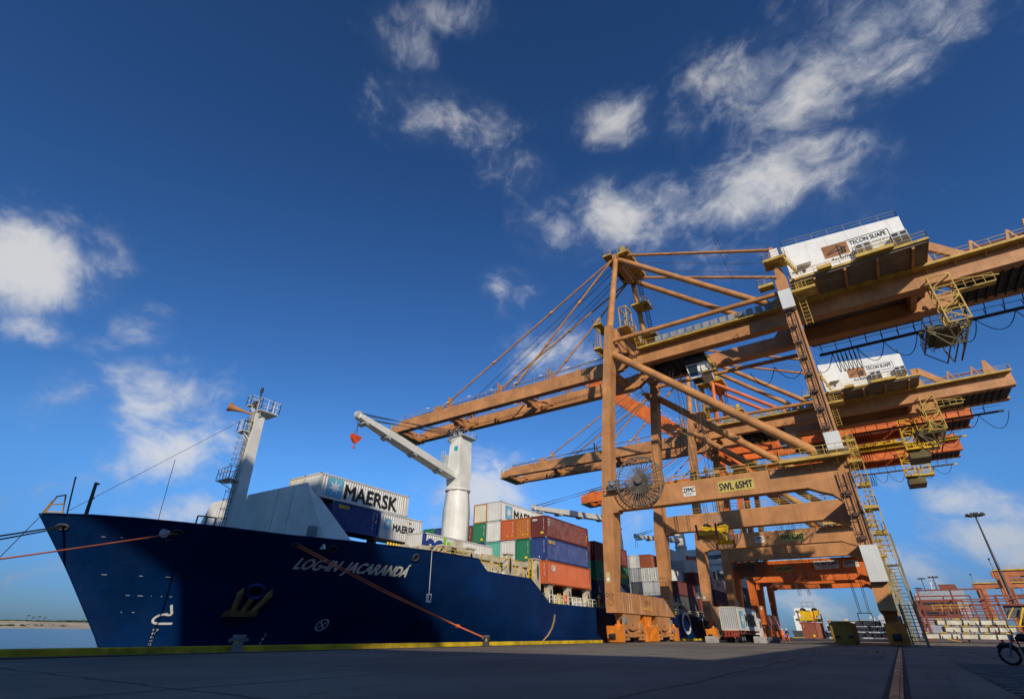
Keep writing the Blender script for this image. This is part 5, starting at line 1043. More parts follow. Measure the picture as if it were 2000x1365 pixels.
for (y, rows, ph) in BAYS:
    for r_, cols in rows:
        for k, col in enumerate(cols):
            container(xr(r_), y, 5.3+2.66*k, 12.19, 2.62, col, f'{col} container, {ORD[k]} tier, {ROW[r_]}, {ph}', [('DRAFT', INK, 's', 4, .9, 3.6, .8, 0, False)] if (col == 'white' and r_ == 0) else [], door=(col in ('white', 'grey') and k % 2 == 0))
# ------------------------------------------------------------------ moorings and quay edge
def rope(name, label, pts, r, m, cat='rope', group='mooring ropes of the ship', sag=0., twin=0):
    t = MB(); a, b = V(pts[0]), V(pts[-1])
    for q in ((0,) if not twin else (-twin, twin)):
        P = []
        for k in range(25):
            u = k/24; p = a.lerp(b, u) if len(pts) == 2 else None
            P.append(p+V((0, q*(1-u*.8), -sag*4*u*(1-u)+q*.6*(1-u))))
        t.tube(P, r, 6)
    return tag(t.build(name, m), label, cat, group)
rope('mooring_rope', 'orange brown rope running left from the round fairlead on the bow', [hpt(17.6, 7.45, .1), (-32.4, -5.2, .7)], .05, ORINGE, sag=.15)
rope('mooring_rope', 'upper dark rope running left from the bow tip fairlead', [hpt(12.0, 7.55, .1), (-32.4, -5.5, 1.0)], .055, DARK, sag=.1)
rope('mooring_rope', 'lower greenish rope running left from the bow tip fairlead', [hpt(12.0, 7.45, .1), (-32.4, -5.2, .6)], .05, mat('green_rope', (.12, .16, .09), .9, streak=0), sag=.15)
sp = MB(); a = hpt(24.8, 7.15, .1); b = V((-32.25, 42.2, .75)); mid = a.lerp(b, .84)
for q in (-.09, .09):
    sp.tube([a+V((0, 0, q)), a.lerp(mid, .5)+V((0, 0, -.22+q)), mid+V((0, 0, -.12+q*.2))], .05, 6); sp.tube([mid+V((0, 0, -.12+q*.2)), b+V((0, q, 0))], .05, 6)
sp.tube([mid+V((-.05, -.15, -.1)), mid+V((.05, .15, -.14))], .14, 8)
tag(sp.build('mooring_rope', ORINGE), 'double orange spring line sloping from below the bulwark to the quay bollard', 'rope', 'mooring ropes of the ship')
rg = rope('rat_guard', 'dark disc rat guard hung on the bow mooring ropes', [(-46.2, 5.9, 5.6), (-46.2, 5.9, 5.5)], .02, DARK, 'guard', None); 
bpy.data.objects.remove(rg)
def on_line(t): return hpt(12.0, 7.55, .1).lerp(V((-32.4, -5.5, 1.0)), t)
q = MB(); c = on_line(.30); q.disc(c+V((0, 0, -.25)), (.6, -.7, -.2), .28, .05, 16); q.tube([c+V((.2, -.3, .02)), c+V((-.2, .3, -.1))], .12, 8); tag(q.build('rat_guard', DARK), 'dark disc rat guard hanging on the bow mooring ropes', 'guard')
hv = MB(); a = V((-48.3, 10.6, 8.2)); b = V((-46.5, 8.7, 3.9)); hv.bar(a, b, .035); hv.tube([b+V((0, 0, .18)), b, b+V((0, 0, -.25))], [.08, .2, .12], 8); tag(hv.build('heaving_line', DARK), 'thin heaving line with a dark weight hanging from the bow tip', 'line')
wl = MB(); a = hpt(36.2, 7.75, .12); b = V((a.x+.1, 36.2, 4.15)); wl.bar(a, b, .035); wl.box(b.x-.12, b.x+.12, b.y-.22, b.y+.22, b.z-.7, b.z); wo = wl.build('draught_board', WINK); tag(wo, 'small white board hanging on a line down the blue hull', 'board')
wm_ = MB(); wm_.box(b.x+.122, b.x+.13, b.y-.1, b.y+.12, b.z-.55, b.z-.1); wm_.build('dark_mark', INK, wo)
def bollard(y, num, label):
    o = thing('mooring_bollard', label, 'bollard', (-32.1, y, gz(-32)), group='bollards along the quay edge')
    b = MB(); b.tube([(0, 0, 0), (0, 0, .62), (0, 0, .78), (0, 0, .86)], [.30, .28, .38, .34], 18); b.tube([(0, -.55, .58), (0, .55, .58)], .10, 10); b.box(-.4, .4, -.4, .4, -.05, .05); b.build('bollard_body', GREY if num == '35' else mat('bollard_dark', (.07, .07, .075), .7, rust=.3, streak=0), o)
    t = MB(); vs, fs, _ = text_faces(num, .01, 0)
    t.v = [(.31*math.cos((u-.5)*.9*len(num)/2-.9), .31*math.sin((u-.5)*.9*len(num)/2-.9), .36+.2*v) for u, v in vs]; t.f = fs; t.sm = [False]*len(fs); t.build('lettering', YINK, o)
bollard(18.3, '35', 'grey quay bollard with yellow number 35 by the kerb'); bollard(42.3, '3', 'dark quay bollard holding the end of the orange spring line')
bollard(-5.2, '36', 'grey quay bollard holding the bow lines, left of the ship')
# ------------------------------------------------------------------ yard: spreaders, trailer, boxes, stacks
def spreader(label, x, y, z, L=12.2, mt=YELLOW):
    o = thing('container_spreader', label, 'spreader', (x, y, z), group='yellow spreaders on the crane ropes')
    h = MB(); h.prism([(-1.5, -.9, 1.0), (1.5, -.9, 1.0), (1.75, -.9, 2.0), (.5, -.9, 1.75), (-.5, -.9, 1.75), (-1.75, -.9, 2.0)], (0, 1.8, 0)); h.box(-.5, .5, -.95, -.9, 1.1, 1.6); hb = h.build('headblock', mt, o)
    s = MB()
    for sx in (-1.0, 1.0):
        for yy in (-.45, .45): s.disc((sx, yy, 1.85), (0, 1, 0), .52, .22, 20)
    s.build('sheave', BLACK, hb); g = MB(); g.rail([(-1.0, -.8, 1.8), (1.0, -.8, 1.8)], h=1.6, sp=1, t=.05); g.rail([(-1.0, .8, 1.8), (1.0, .8, 1.8)], h=1.6, sp=1, t=.05); g.build('guard_hoop', GREY, hb)
    m = MB(); m.box(-.9, .9, -2.6, 2.6, .3, .95); m.box(-1.1, 1.1, -1.4, 1.4, .5, .98); m.build('main_frame', mt, o)
    for s_ in (-1, 1):
        b = MB()
        for sx in (-.45, .45): b.box(sx-.17, sx+.17, *sorted((s_*2.0, s_*(L/2-.2))), .42, .74)
        b.box(-1.2, 1.2, *sorted((s_*(L/2-.35), s_*L/2)), .1, .6)
        for sx in (-1.05, 1.05): b.bar((sx*.4, s_*(L/2-1.6), .6), (sx, s_*(L/2-.2), .5), .18)
        b.build('telescopic_beam', mt, o)
    cb = MB(); rs = random.Random(4)
    for k in range(16): x_ = -1.5+k*.11; cb.tube([(x_, -1.5, .9), (x_-.1, -1.9+rs.uniform(-.2, .2), .3), (x_+.05, -1.7, -.25+rs.uniform(-.2, .2))], .05, 5)
    cb.build('cable_loops', mat('cable_tan', (.45, .33, .12), .8, dirt=.3, streak=0), o)
    f = MB()
    for sx in (-1.25, 1.25):
        for s_ in (-1, 1): f.bar((sx, s_*(L/2-.1), -.5), (sx*1.05, s_*(L/2-.05), 1.5), .22, .3)
    f.build('guide_flipper', mat('flipper_red', (.30, .06, .03), .6, streak=0), o); return o
spreader('yellow spreader hanging under the nearest crane in front of its second beam', -18.1, 78.0, 12.9, 10.0)
spreader('yellow spreader locked on top of the lowered brown container', -13.6, 122.1, 3.5)
container(-13.6, 116.0, .72, 12.19, 2.62, 'brown', 'reddish brown container lifted just off the quay under a yellow spreader', [('#', YINK, 'f', 1.6, .28, .34, .34, 0, 0), ('#', YINK, 'f', .3, 1.9, .16, .2, 0, 0)], group='containers on the quay')
dp = MB()
dp.bar((-1.3, -3, 0), (1.3, -3, 0), .2); dp.bar((-1.3, 3, 0), (1.3, 3, 0), .2)
for x in (-1.3, 1.3): dp.bar((x, -3, 0), (x, 3, 0), .2); dp.bar((x, -3, 0), (x, -3, 1.6), .15)
dp.bar((-1.3, -3, 1.6), (1.3, -3, 1.6), .15)
tag(dp.build('lifting_frame', DARK, loc=(-5.4, 148, 4.0)), 'black lifting frame hanging on ropes over the stacked hatch covers', 'frame')
# truck
zb = gz(-19); tk = thing('container_truck', 'truck with red rear bumper carrying a grey star container on its trailer', 'truck', (-18.9, 80, zb))
c_ = MB(); c_.box(-.5, -.25, .4, 13.5, 1.15, 1.42); c_.box(.25, .5, .4, 13.5, 1.15, 1.42)
for y in (.5, 3, 6, 9, 12): c_.box(-1.2, 1.2, y, y+.25, 1.2, 1.44)
c_.build('trailer_chassis', REDOX, tk)
bp2 = MB(); bp2.box(-.95, 1.0, -.12, .05, .72, .86); bp2.box(-.95, 1.0, -.1, .05, 1.32, 1.44)
for k in range(5): bp2.box(-.85+k*.4, -.6+k*.4, -.1, .02, .86, 1.32)
bp2.build('rear_bumper', mat('bumper_red', (.30, .035, .022), .6, rust=.2, streak=0), tk)
for y in (1.3, 2.6, 8.8, 12.5):
    for sx in (-1, 1):
        w = MB(); w.disc((sx*.9, y, .50), (1, 0, 0), .5, .28, 22); w.disc((sx*.56, y, .50), (1, 0, 0), .5, .28, 22); wo = w.build('wheel', BLACK, tk); r_ = MB(); r_.disc((sx*1.03, y, .5), (1, 0, 0), .26, .06, 14); r_.build('rim', GREY, wo)
ca = MB(); ca.prism([(-1.2, 13.2, .7), (-1.2, 15.2, .7), (-1.2, 15.2, 2.0), (-1.2, 15.0, 3.1), (-1.2, 13.2, 3.2)], (2.4, 0, 0)); co_ = ca.build('cab', mat('cab_white', (.6, .6, .58), .4, streak=0), tk); cw_ = MB(); cw_.box(1.2, 1.212, 13.7, 14.8, 1.9, 2.8); cw_.build('window', GLASS, co_)
mf = MB()
for sx in (-1, 1): mf.prism([(sx*1.05-.3, .7, 1.02), (sx*1.05-.3, 3.2, 1.02), (sx*1.05-.3, 3.0, 1.12), (sx*1.05-.3, .9, 1.12)], (.6, 0, 0))
mf.build('mudguard', DARK, tk)
container(-18.9, 80.1, zb+1.45, 12.19, 2.9, 'grey', 'grey container with pale blue star and MAERSK riding on the truck trailer', [('*', 0, 's', 1.3, .35, 2.0, 2.1, 0, 0), ('MAERSK', INK, 's', 4.2, .6, 6.6, 1.5, .014, False)], group='containers on the quay', framecol='cream')
def block(x, y, label, l=1.6, d=.8, h=.75, m=None):
    b = MB(); z = gz(x); b.loft([(x-l/2, x+l/2, y, y+d, z), (x-l/2, x+l/2, y, y+d, z+h*.9), (x-l/2+.05, x+l/2-.05, y+.05, y+d-.05, z+h)])
    for k in range(4): b.box(x-l/2+.12, x+l/2-.12, y-.02, y+.01, z+.1+k*h*.2, z+.19+k*h*.2)
    o = b.build('concrete_block', m or CONCR); tag(o, label, 'block', 'low blocks on the quay'); lg_ = MB(); lg_.bar((x-l*.3, y+d/2, z+h), (x-l*.3, y+d/2, z+h+.12), .06); lg_.bar((x+l*.3, y+d/2, z+h), (x+l*.3, y+d/2, z+h+.12), .06); lg_.build('lifting_loop', DARK, o)
block(-21.6, 79.5, 'light grey concrete block left of the truck bumper'); block(-15.6, 80.5, 'light grey concrete block right of the truck tyres', 1.5); block(-14.1, 81.5, 'dark grey block beside the light one right of the truck', 1.3, 1.0, .72, mat('dark_block', (.09, .09, .095), .8, streak=0))
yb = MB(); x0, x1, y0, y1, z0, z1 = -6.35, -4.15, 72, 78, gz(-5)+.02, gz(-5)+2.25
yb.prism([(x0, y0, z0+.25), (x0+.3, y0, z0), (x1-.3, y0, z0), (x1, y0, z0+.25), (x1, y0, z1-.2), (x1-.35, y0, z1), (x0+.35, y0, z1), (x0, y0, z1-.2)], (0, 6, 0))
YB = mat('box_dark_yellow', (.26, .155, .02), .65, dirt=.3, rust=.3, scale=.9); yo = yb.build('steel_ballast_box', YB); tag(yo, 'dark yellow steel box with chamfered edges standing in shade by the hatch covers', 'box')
rb_ = MB()
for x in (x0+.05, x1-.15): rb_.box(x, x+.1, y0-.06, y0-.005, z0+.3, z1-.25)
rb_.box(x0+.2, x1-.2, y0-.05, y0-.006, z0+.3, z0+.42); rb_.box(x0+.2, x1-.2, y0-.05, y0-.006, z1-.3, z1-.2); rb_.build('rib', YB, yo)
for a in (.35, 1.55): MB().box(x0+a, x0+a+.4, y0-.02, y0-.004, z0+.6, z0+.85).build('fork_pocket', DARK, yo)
def hatch(x0, x1, y, z, label, segs, d=6.0, h=.82):
    o = thing('hatch_cover', label, 'hatch cover', ((x0+x1)/2, y, z), group='cream hatch covers stacked on the quay'); xm = (x0+x1)/2
    b = MB(); b.box(x0-xm, x1-xm, .12, d, .06, h-.08); b.box(x0-xm, x1-xm, .0, d, h-.08, h-.02); b.build('cover_plate', mat('hatch_top_dark', (.10, .10, .10), .7, rust=.3, streak=0), o)
    p = MB(); L = (x1-x0); rs = random.Random(int(abs(x0*10+z*77))); x = x0-xm+.1
    while x < x1-xm-.5:
        w = min(rs.choice((1.15, 1.5, 2.1)), x1-xm-x-.05); p.prism([(x, 0, .08), (x+w-.28, 0, .08), (x+w-.16, 0, h-.14), (x+.06, 0, h-.14)], (0, .115, 0)); x += w
    p.build('side_panel', CREAM, o)
    y_ = MB(); x = x0-xm+.15
    while x < x1-xm-.7: y_.box(x, x+.55, -.05, .3, h-.02, h+.14); x += rs.uniform(2.1, 2.9)
    y_.build('stacking_cone', YELLOW, o)
    dk = MB()
    for k in range(5): x = x0-xm+rs.uniform(.5, L-.6); dk.prism([(x, -.02, .1), (x+.22, -.02, .1), (x+.11, -.02, .5)], (0, .018, 0))
    dk.build('lashing_eye', DARK, o)
for k, (a, b, lab) in enumerate(((2.9, 17.0, 'bottom hatch cover of the right hand stack, resting on the quay beside the steel racks'), (5.9, 14.7, 'middle hatch cover of the right hand stack below the racks'), (5.2, 13.8, 'top hatch cover of the right hand stack in front of the red racks'))): hatch(a, b, 112, 1.0+.95*k, lab, 8)
for k, (a, b, lab) in enumerate(((-13.4, -1.6, 'bottom hatch cover of the stack behind the dark yellow box'), (-11.6, -2.2, 'middle hatch cover of the stack behind the dark yellow box'), (-11.2, -2.6, 'top hatch cover of the stack behind the dark yellow box'))): hatch(a, b, 126, .95+.98*k, lab, 8)
for i, y in enumerate((124, 144, 162)):
    o = thing('steel_rack', ['nearest red steel portal rack with a solid red plate on top', 'middle red steel portal rack behind the plated one', 'rearmost red steel portal rack before the grey building'][i], 'rack', (9, y, gz(9)), group='red steel racks beyond the hatch covers')
    b = MB()
    for x in (-4.4, .3, 4.6, 8.6): b.bar((x, 0, 0), (x, 0, 8.0), .26)
    b.bar((-4.5, 0, 8.0), (4.7, 0, 8.0), .24); b.bar((4.5, 0, 6.9), (8.7, 0, 6.9), .22)
    for z in (6.4, 4.6, 3.2): b.bar((-4.4, 0, z), (8.6, 0, z), .15)
    for x in (-4.4, .3, 4.6, 8.6): b.bar((x, 0, 6.4), (x, 7, 6.4), .16); b.bar((x, 7, 0), (x, 7, 6.4), .2)
    b.bar((-4.4, 7, 6.4), (8.6, 7, 6.4), .16); b.bar((-4.4, 7, 4.2), (8.6, 7, 4.2), .14); b.build('frame', REDOX, o)
    if i == 0:
        q = MB(); q.prism([(-.9, -.2, 7.9), (1.55, -.2, 7.9), (1.35, -.2, 8.85), (-1.1, -.2, 8.85)], (0, .3, 0)); q.build('top_plate', REDOX, o); r = MB(); r.rail([(-3, -.1, 4.6), (2, -.1, 4.6)], h=1, sp=1.2, t=.07); r.rail([(-2, -.1, 1.6), (2, -.1, 1.6)], h=1.0, sp=1.0, t=.07); r.bar((-2.6, -.2, .4), (-.8, -.2, 0), .1); r.build('yellow_rail', YELLOW, o)
rf = thing('steel_rack', 'long red steel walkway rack with yellow braces at the right edge', 'rack', (16.5, 118, gz(16)), group='red steel racks beyond the hatch covers')
b = MB()
for x in (-2.2, 1.6, 5.4): b.bar((x, 0, 0), (x, 0, 6.6), .24)
b.bar((-4, 0, 5.2), (9, 0, 5.2), .24); b.bar((-2.2, 0, 6.6), (9, 0, 6.6), .14); b.bar((-2.2, 0, 3.4), (9, 0, 3.4), .16); b.build('frame', REDOX, rf)
b = MB(); b.bar((-.8, -.3, 2.2), (.6, -.3, 4.8), .22); b.bar((-1.8, -.3, 3.2), (-.6, -.3, 4.8), .12); b.bar((-3, -.3, 2.2), (6, -.3, 2.2), .1); b.build('brace', YELLOW, rf)
b = MB(); b.box(-1.6, 8, .4, 1.2, 3.5, 5.1); b.box(0, 8, 1.3, 4, .0, 3.2); b.build('stored_load', mat('load_grey', (.10, .10, .11), .7, streak=0), rf)
# building behind the racks
bg_ = thing('office_building', 'grey flat roofed building with dark window bands behind the red racks', 'building', (14, 250, gz(14)))
b = MB(); b.box(-8.6, 8.5, 0, 18, 0, 11.5); b.prism([(-7.0, 0, 11.504), (8.5, 0, 11.504), (8.5, 0, 15.6), (-5.5, 0, 14.6)], (0, 18, 0)); b.build('wall', mat('wall_blue_grey', (.30, .32, .36), .8, dirt=.1), bg_)
for z in (10.2, 7.4): 
    w = MB(); w.box(-7.0, 5.5, -.05, -.005, z, z+1.3); w.build('window_band', GLASS, bg_); w = MB(); w.box(-7.2, 5.7, -.5, -.06, z-.7, z-.1); w.box(-7.2, 5.7, -.3, -.06, z+1.35, z+1.8); w.build('sunshade', REDOX, bg_)
MB().box(-7.5, -4.5, -.05, -.005, 3.2, 4.6).build('window', GLASS, bg_); MB().box(2, 4, -.05, -.005, 2.6, 4.8).build('door', LGREY, bg_)
# rubber tyred gantries
for x, y, lab in ((36.5, 262, 'nearer orange yard gantry crane crossing the right edge behind the tall light mast'), (36.0, 325, 'farther orange yard gantry crane between the red racks and the nearer gantry')):
    o = thing('yard_gantry_crane', lab, 'gantry crane', (x, y, gz(40)), group='orange yard gantry cranes')
    for sx in (0, 23):
        b = MB()
        for yy in (0, 6.5): b.loft([(sx-1.2, sx+1.0, yy, yy+1.2, 1.4), (sx-1.4, sx+1.4, yy, yy+1.2, 19.6)])
        b.box(sx-1, sx+1, -1.2, 9, .9, 2.0); b.build('leg', mat('rtg_orange', (.42, .13, .045), .6, dirt=.2, streak=.2), o); w = MB()
        for yy in (-.3, 1.6, 6.2, 8.1): w.disc((sx, yy, .7), (1, 0, 0), .7, .5, 14)
        w.build('wheel', BLACK, o)
    b = MB(); b.box(-2.2, 25.2, 0, 1.2, 19.604, 21.8); b.box(-2.2, 25.2, 6.5, 7.7, 19.604, 21.8); b.build('girder', MATS['rtg_orange'], o); b = MB(); b.box(-2.3, 25.3, -.7, -.02, 21.4, 21.9); b.rail([(-2.2, -.6, 21.9), (25, -.6, 21.9)], sp=2, t=.08); b.build('walkway', OCHRE, o)
    b = MB(); b.box(10.5, 17, .5, 7, 22, 23.4); b.box(8, 14, 1, 6, 15.2, 16.6)
    for a in (8.3, 13.6): b.bar((a, 3, 16.6), (a, 3, 19.6), .12)
    b.build('trolley', REDOX, o); b = MB(); b.bar((-1.9, 0, 21.8), (-1.9, 0, 25.5), .14); b.disc((-1.9, 0, 25.4), (1, 0, 0), .4, .5, 8); b.bar((-2.2, -.2, 3), (-2.2, -.2, 20), .12); b.build('floodlight_post', DARK, o)
def mast(x, y, h, label, n=8, s=1., kind='light_mast'):
    o = thing(kind, label, 'light mast', (x, y, gz(min(x, 60))), group='floodlight masts in the terminal'); t = MB(); t.tube([(0, 0, 0), (0, 0, h)], [.34*s, .13*s], 10); t.build('pole', mat('mast_dark', (.055, .06, .065), .5, streak=0), o)
    hd = MB(); hd.ring((0, 0, h-.2), (0, 0, 1), 1.15*s, .07*s, 20, 5)
    for k in range(n): a = k*2*math.pi/n; hd.bar((0, 0, h-.2), (1.15*s*math.cos(a), 1.15*s*math.sin(a), h-.2), .06*s)
    hd.tube([(0, 0, h), (0, 0, h+.5*s)], .2*s, 8); hd.build('lamp_ring', DARK, o); fl_ = MB()
    for k in range(n): a = k*2*math.pi/n; c = V((1.3*s*math.cos(a), 1.3*s*math.sin(a), h+.1)); fl_.hexa([c+V((-.3, -.22, -.25))*s, c+V((.3, -.22, -.25))*s, c+V((.3, .22, -.25))*s, c+V((-.3, .22, -.25))*s], [c+V((-.2, -.15, .22))*s, c+V((.2, -.15, .22))*s, c+V((.2, .15, .22))*s, c+V((-.2, .15, .22))*s])
    fl_.build('floodlight', DARK, o)
mast(23.45, 170, 27.0, 'tall dark light mast rising above the right hand gantry crane', 9, 1.25)
mast(18.9, 400, 30, 'left one of the small far light masts above the grey building', 6, 1.3); mast(24.6, 400, 30.5, 'small far light mast beside the white lattice tower', 8, 1.6); mast(16.3, 410, 25.5, 'lowest small light mast left of the white lattice tower', 6, 1.2)
o = thing('lattice_tower', 'thin white lattice tower far behind the grey building', 'tower', (23.2, 402, .8)); b = MB()
for sx in (-1.4, 1.4):
    for sy in (-1.4, 1.4): b.bar((sx*1.3, sy, 0), (sx*.5, sy*.6, 29), .4)
for k in range(9): z = 2+k*3; w_ = 1.4*(1.3-.8*z/29); b.bar((-w_, -1.2, z), (w_, -1.2, z+3), .25)
b.build('lattice', WHITE, o)
# far clutter: ships, sheds and a skyline beyond the quay
rs = random.Random(8)
for i in range(11):
    x = -66+i*9+rs.uniform(-3, 3); y = rs.uniform(640, 760); h = rs.uniform(9, 20); w_ = rs.uniform(4, 9)
    o = thing('far_building', ['narrow', 'broad', 'tall', 'low', 'stepped', 'slim', 'wide', 'boxy', 'plain', 'bulky', 'short'][i]+' pale building on the hazy skyline under the crane portal, '+['first', 'second', 'third', 'fourth', 'fifth', 'sixth', 'seventh', 'eighth', 'ninth', 'tenth', 'last'][i]+' from the left', 'building', (x, y, .5), group='pale skyline beyond the quay'); o['label'] = ['narrow', 'broad', 'tall', 'low', 'stepped', 'slim', 'wide', 'boxy', 'plain', 'bulky', 'short'][i]+' pale building on the skyline, '+['first', 'second', 'third', 'fourth', 'fifth', 'sixth', 'seventh', 'eighth', 'ninth', 'tenth', 'last'][i]+' from the left'
    b = MB(); b.box(-w_/2, w_/2, 0, 8, 0, h); b.box(-w_/4, w_/6, 1, 6, h+.003, h+rs.uniform(1, 3)); b.build('wall', mat('skyline_pale', (.42, .44, .47), .9, dirt=.1), o); w = MB()
    for z in range(2, int(h)-1, 3):
        for k in range(int(w_/1.6)): w.box(-w_/2+.4+k*1.6, -w_/2+1.2+k*1.6, -.06, -.01, z, z+1.3)
    w.build('window', GLASS, o)
o = thing('moored_vessel', 'small white vessel with green upperworks seen under the far orange crane', 'vessel', (-40, 330, -3)); b = MB(); b.prism([(-6, 0, 0), (6, 0, 0), (7, 0, 6), (-7, 0, 6)], (0, 40, 0)); b.build('hull', mat('vessel_dark', (.05, .055, .06), .6, streak=0), o); b = MB(); b.box(-5, 5, 2, 14, 6.003, 13); b.box(-4, 4, 3, 10, 13.003, 16.5); vo = b.build('upperworks', WHITE, o); w = MB(); w.box(-4.2, 4.2, 1.9, 1.99, 10.6, 11.6); w.box(-3.6, 3.6, 2.9, 2.99, 14.4, 15.4); w.build('window', mat('green_glass', (.02, .14, .09), .2, streak=0), vo)
w = MB()
for k in range(7): x = -24+k*3.4; w.loft([(x, x+2.8, 205, 206, gz(-20)), (x+.2, x+2.6, 205, 206, gz(-20)+rs.uniform(.9, 2.2))])
for k in range(1):
    pass
for k in range(7):
    x = -25+k*3.2; q = MB(); q.loft([(-1.3, 1.3, 0, 1.0, 0), (-1.2, 1.2, 0, 1.0, 1.2+.5*(k % 3))]); q.box(-.9, .9, -.05, 0, .2, .9); tag(q.build('cargo_bin', [GREY, DARK, LGREY][k % 3], loc=(x, 205+k*2, gz(x))), ['grey', 'dark', 'pale grey', 'grey', 'dark', 'pale grey', 'grey'][k]+' cargo bin in the distant row behind the lifted container, '+['first', 'second', 'third', 'fourth', 'fifth', 'sixth', 'last'][k]+' from the ship', 'bin', 'distant cargo bins on the quay'); 
# people: one continuous skin-grown body each
def person(label, loc, rz, cloth=HIVIS, top=None, helmet=WHITE, pose=0):
    P = [(0, 0, .95), (0, 0, 1.15), (0, 0, 1.38), (0, 0, 1.50), (0, .01, 1.58), (0, .02, 1.68), (-.19, 0, 1.42), (-.25, .02, 1.15), (-.24, -.10, .92), (-.24, -.14, .84), (.19, 0, 1.42), (.25, -.02, 1.15), (.23, -.12, .92), (.23, -.16, .84), (-.10, 0, .90), (-.11, -.02-.08*pose, .50), (-.12, .05-.02*pose, .10), (-.12, -.12, .05), (.10, 0, .90), (.11, .02+.08*pose, .50), (.12, .10+.12*pose, .10), (.12, -.05+.12*pose, .05)]
    E = [(0, 1), (1, 2), (2, 3), (3, 4), (4, 5), (2, 6), (6, 7), (7, 8), (8, 9), (2, 10), (10, 11), (11, 12), (12, 13), (0, 14), (14, 15), (15, 16), (16, 17), (0, 18), (18, 19), (19, 20), (20, 21)]
    Rr = [.15, .15, .17, .07, .09, .095, .085, .058, .045, .045, .085, .058, .045, .045, .11, .085, .06, .045, .11, .085, .06, .045]
    me = bpy.data.meshes.new('person'); me.from_pydata(P, E, []); ob = bpy.data.objects.new('person_base', me); C.objects.link(ob)
    md = ob.modifiers.new('skin', 'SKIN'); 
    for i, v in enumerate(me.skin_vertices[0].data): v.radius = (Rr[i], Rr[i]); v.use_root = i == 0
    sm = ob.modifiers.new('sub', 'SUBSURF'); sm.levels = 2; sm.render_levels = 2
    dg = bpy.context.evaluated_depsgraph_get(); nm = bpy.data.meshes.new_from_object(ob.evaluated_get(dg)); bpy.data.objects.remove(ob)
    nm.materials.clear()
    for m_ in (cloth, top or cloth, SKIN, DARK): nm.materials.append(m_)
    for p in nm.polygons:
        z = p.center.z; p.material_index = 3 if z < .12 else 2 if z > 1.50 or (z < .90 and abs(p.center.x) > .2 and p.center.y < -.06) else 1 if z > .98 else 0; p.use_smooth = True
    o = bpy.data.objects.new('person', nm); C.objects.link(o); o.location = loc; o.rotation_euler = (0, 0, rz); tag(o, label, 'person', 'people working on the quay and ship')
    h = MB(); h.tube([(0, .02, 1.69), (0, .02, 1.74), (0, .02, 1.80), (0, .02, 1.83)], [.135, .13, .10, .03], 14); h.tube([(0, -.01, 1.685), (0, -.01, 1.70)], [.16, .15], 14); h.build('helmet', helmet, o)
    if cloth is HIVIS:
        s = MB()
        for z, r_ in ((.36, .078), ): s.tube([(-.115, .0-.02*pose, z), (-.115, .0-.02*pose, z+.05)], r_+.01, 10, False)
        s.tube([(0, 0, 1.1), (0, 0, 1.15)], .175, 12, False); s.build('reflective_band', WINK, o)
    return o
person('person in orange overalls and white helmet, left of two walking on the quay', (-15.8, 100.5, gz(-15)), R(10), pose=1)
person('person in orange trousers and navy shirt, right of two walking on the quay', (-14.7, 97.5, gz(-15)), R(-20), top=NAVY, pose=-1)
person('person in orange overalls standing at the ship rail behind the crane leg', (-35.1, 101.5, 5.3), R(-90))
person('person in brown clothes on the walkway above the weight limit sign', (-15.3, 66.9, 18.73), R(40), cloth=mat('cloth_brown', (.20, .09, .05), .8, streak=0), helmet=HIVIS)
# motorcycle
bk = thing('motorcycle', 'dark motorcycle parked on the apron at the right edge, front wheel leftmost', 'motorcycle', (3.0, 27.0, gz(3.0)), (0, 0, R(-14)))
for x, nm_ in ((0, 'wheel'), (1.28, 'wheel')):
    w = MB(); w.ring((x, 0, .31), (0, 1, 0), .275, .042, 30, 8); wo = w.build('wheel', BLACK, bk); r_ = MB(); r_.ring((x, 0, .31), (0, 1, 0), .23, .016, 30, 5)
    for k in range(18): a = k*math.pi/9; r_.bar((x+.03*math.cos(a), .03*(-1)**k, .31+.03*math.sin(a)), (x+.225*math.cos(a+.2), 0, .31+.225*math.sin(a+.2)), .006)
    r_.disc((x, 0, .31), (0, 1, 0), .06, .1, 12); r_.build('rim', GREY, wo)
f = MB()
for y in (-.09, .09): f.tube([(0, y, .31), (.30, y*.9, .95)], [.026, .02], 8)
f.tube([(.27, -.36, 1.02), (.33, -.15, 1.0), (.33, .15, 1.0), (.27, .36, 1.02)], .016, 6); f.build('fork', GREY, bk)
f = MB(); f.tube([(-.26, 0, .52), (-.1, 0, .63), (.12, 0, .62), (.3, 0, .5)], [.05, .08, .08, .05], 8); f.build('front_mudguard', DARK, bk)
f = MB(); f.tube([(.16, 0, .86), (.22, 0, .86), (.30, 0, .86)], [.10, .10, .06], 14); f.build('headlamp', LGREY, bk)
f = MB()
for y in (-.3, .3): f.bar((.3, y, 1.0), (.24, y*1.15, 1.17), .014); f.disc((.23, y*1.2, 1.2), (1, 0, 0), .06, .02, 10)
f.build('mirror', DARK, bk)
f = MB(); f.tube([(.36, 0, .80), (.48, 0, .86), (.66, 0, .85), (.82, 0, .78)], [.07, .14, .13, .08], 12); f.build('fuel_tank', mat('tank_dark_red', (.05, .01, .012), .25, streak=0), bk)
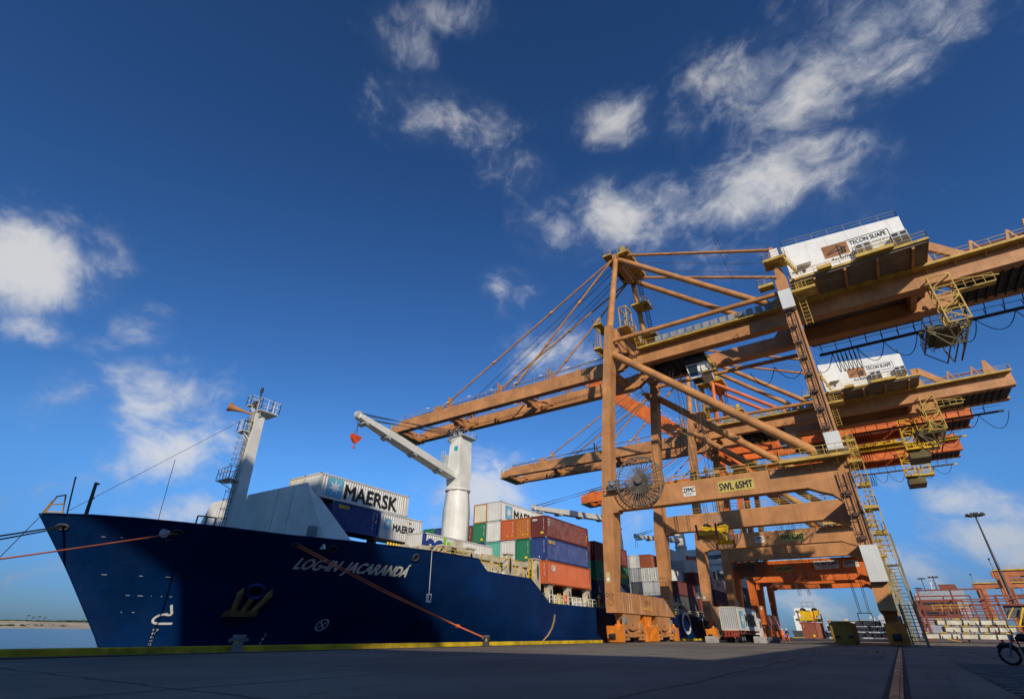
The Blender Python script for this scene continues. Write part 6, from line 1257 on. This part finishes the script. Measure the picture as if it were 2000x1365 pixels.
f = MB(); f.tube([(.74, 0, .80), (1.0, 0, .80), (1.3, 0, .86), (1.52, 0, .90)], [.09, .12, .11, .06], 10); f.build('seat', BLACK, bk)
f = MB(); f.box(.42, .78, -.13, .13, .30, .58); f.disc((.62, .14, .40), (0, 1, 0), .14, .05, 14); f.tube([(.5, -.1, .5), (.42, -.16, .3), (.7, -.18, .24), (1.35, -.18, .34)], [.025, .03, .03, .05], 8); f.tube([(.34, 0, .86), (.4, 0, .34), (.85, 0, .3), (1.0, 0, .75)], .025, 8); f.tube([(.85, 0, .36), (1.28, .06, .31)], .03, 8); f.build('engine', DARK, bk)
f = MB(); f.tube([(1.1, 0, .66), (1.35, 0, .68), (1.58, 0, .55)], [.05, .09, .06], 8); f.bar((1.6, 0, .6), (1.62, 0, .75), .1); f.build('rear_mudguard', DARK, bk)
# ------------------------------------------------------------------ out of view: a crane inferred from its shadows, and blocks added to cast shade
c5 = quay_crane('rust brown quay crane behind the photographer, casting lattice shadows on the bow', dict(PB, Y=-43.0, house=False, signs=[], code='QC5', hoist=None))
tw = thing('shade_tower', 'tall unseen tower added behind the photographer to shade the middle of the hull', 'tower', (22, -49, .7)); b = MB(); b.box(-2, 2, -8, 8, 0, 53); b.build('wall', CONCR, tw)  # unseen block, added for the broad shade on the hull
gs = thing('shade_block', 'high unseen block added behind the photographer to shade the foreground apron', 'building', (36, -82, .7)); b = MB(); b.box(-11.9, 16, -68, 34, 0, 40); b.build('wall', CONCR, gs); b = MB(); b.box(-11.9, 16, 34.003, 61, 0, 25); b.build('annex_wall', CONCR, gs); b = MB(); b.box(-12.3, 16.4, -68.4, 34.4, 40.003, 40.6); b.build('roof', GREY, gs)  # added out of view so that the near apron falls into shade
wh_ = thing('shade_shed', 'long unseen shed added on the right, outside the picture, to shade the apron', 'shade_shed', (36, 18, .7)); b = MB(); b.box(-20, 16, -29, 29, 0, 14.5); b.build('wall', LGREY, wh_); b = MB(); b.prism([(-20.5, -29.5, 14.503), (16.5, -29.5, 14.503), (-2, -29.5, 17.5)], (0, 59, 0)); b.build('roof', GREY, wh_)  # added out of view; sized to shade the apron and the landward crane base
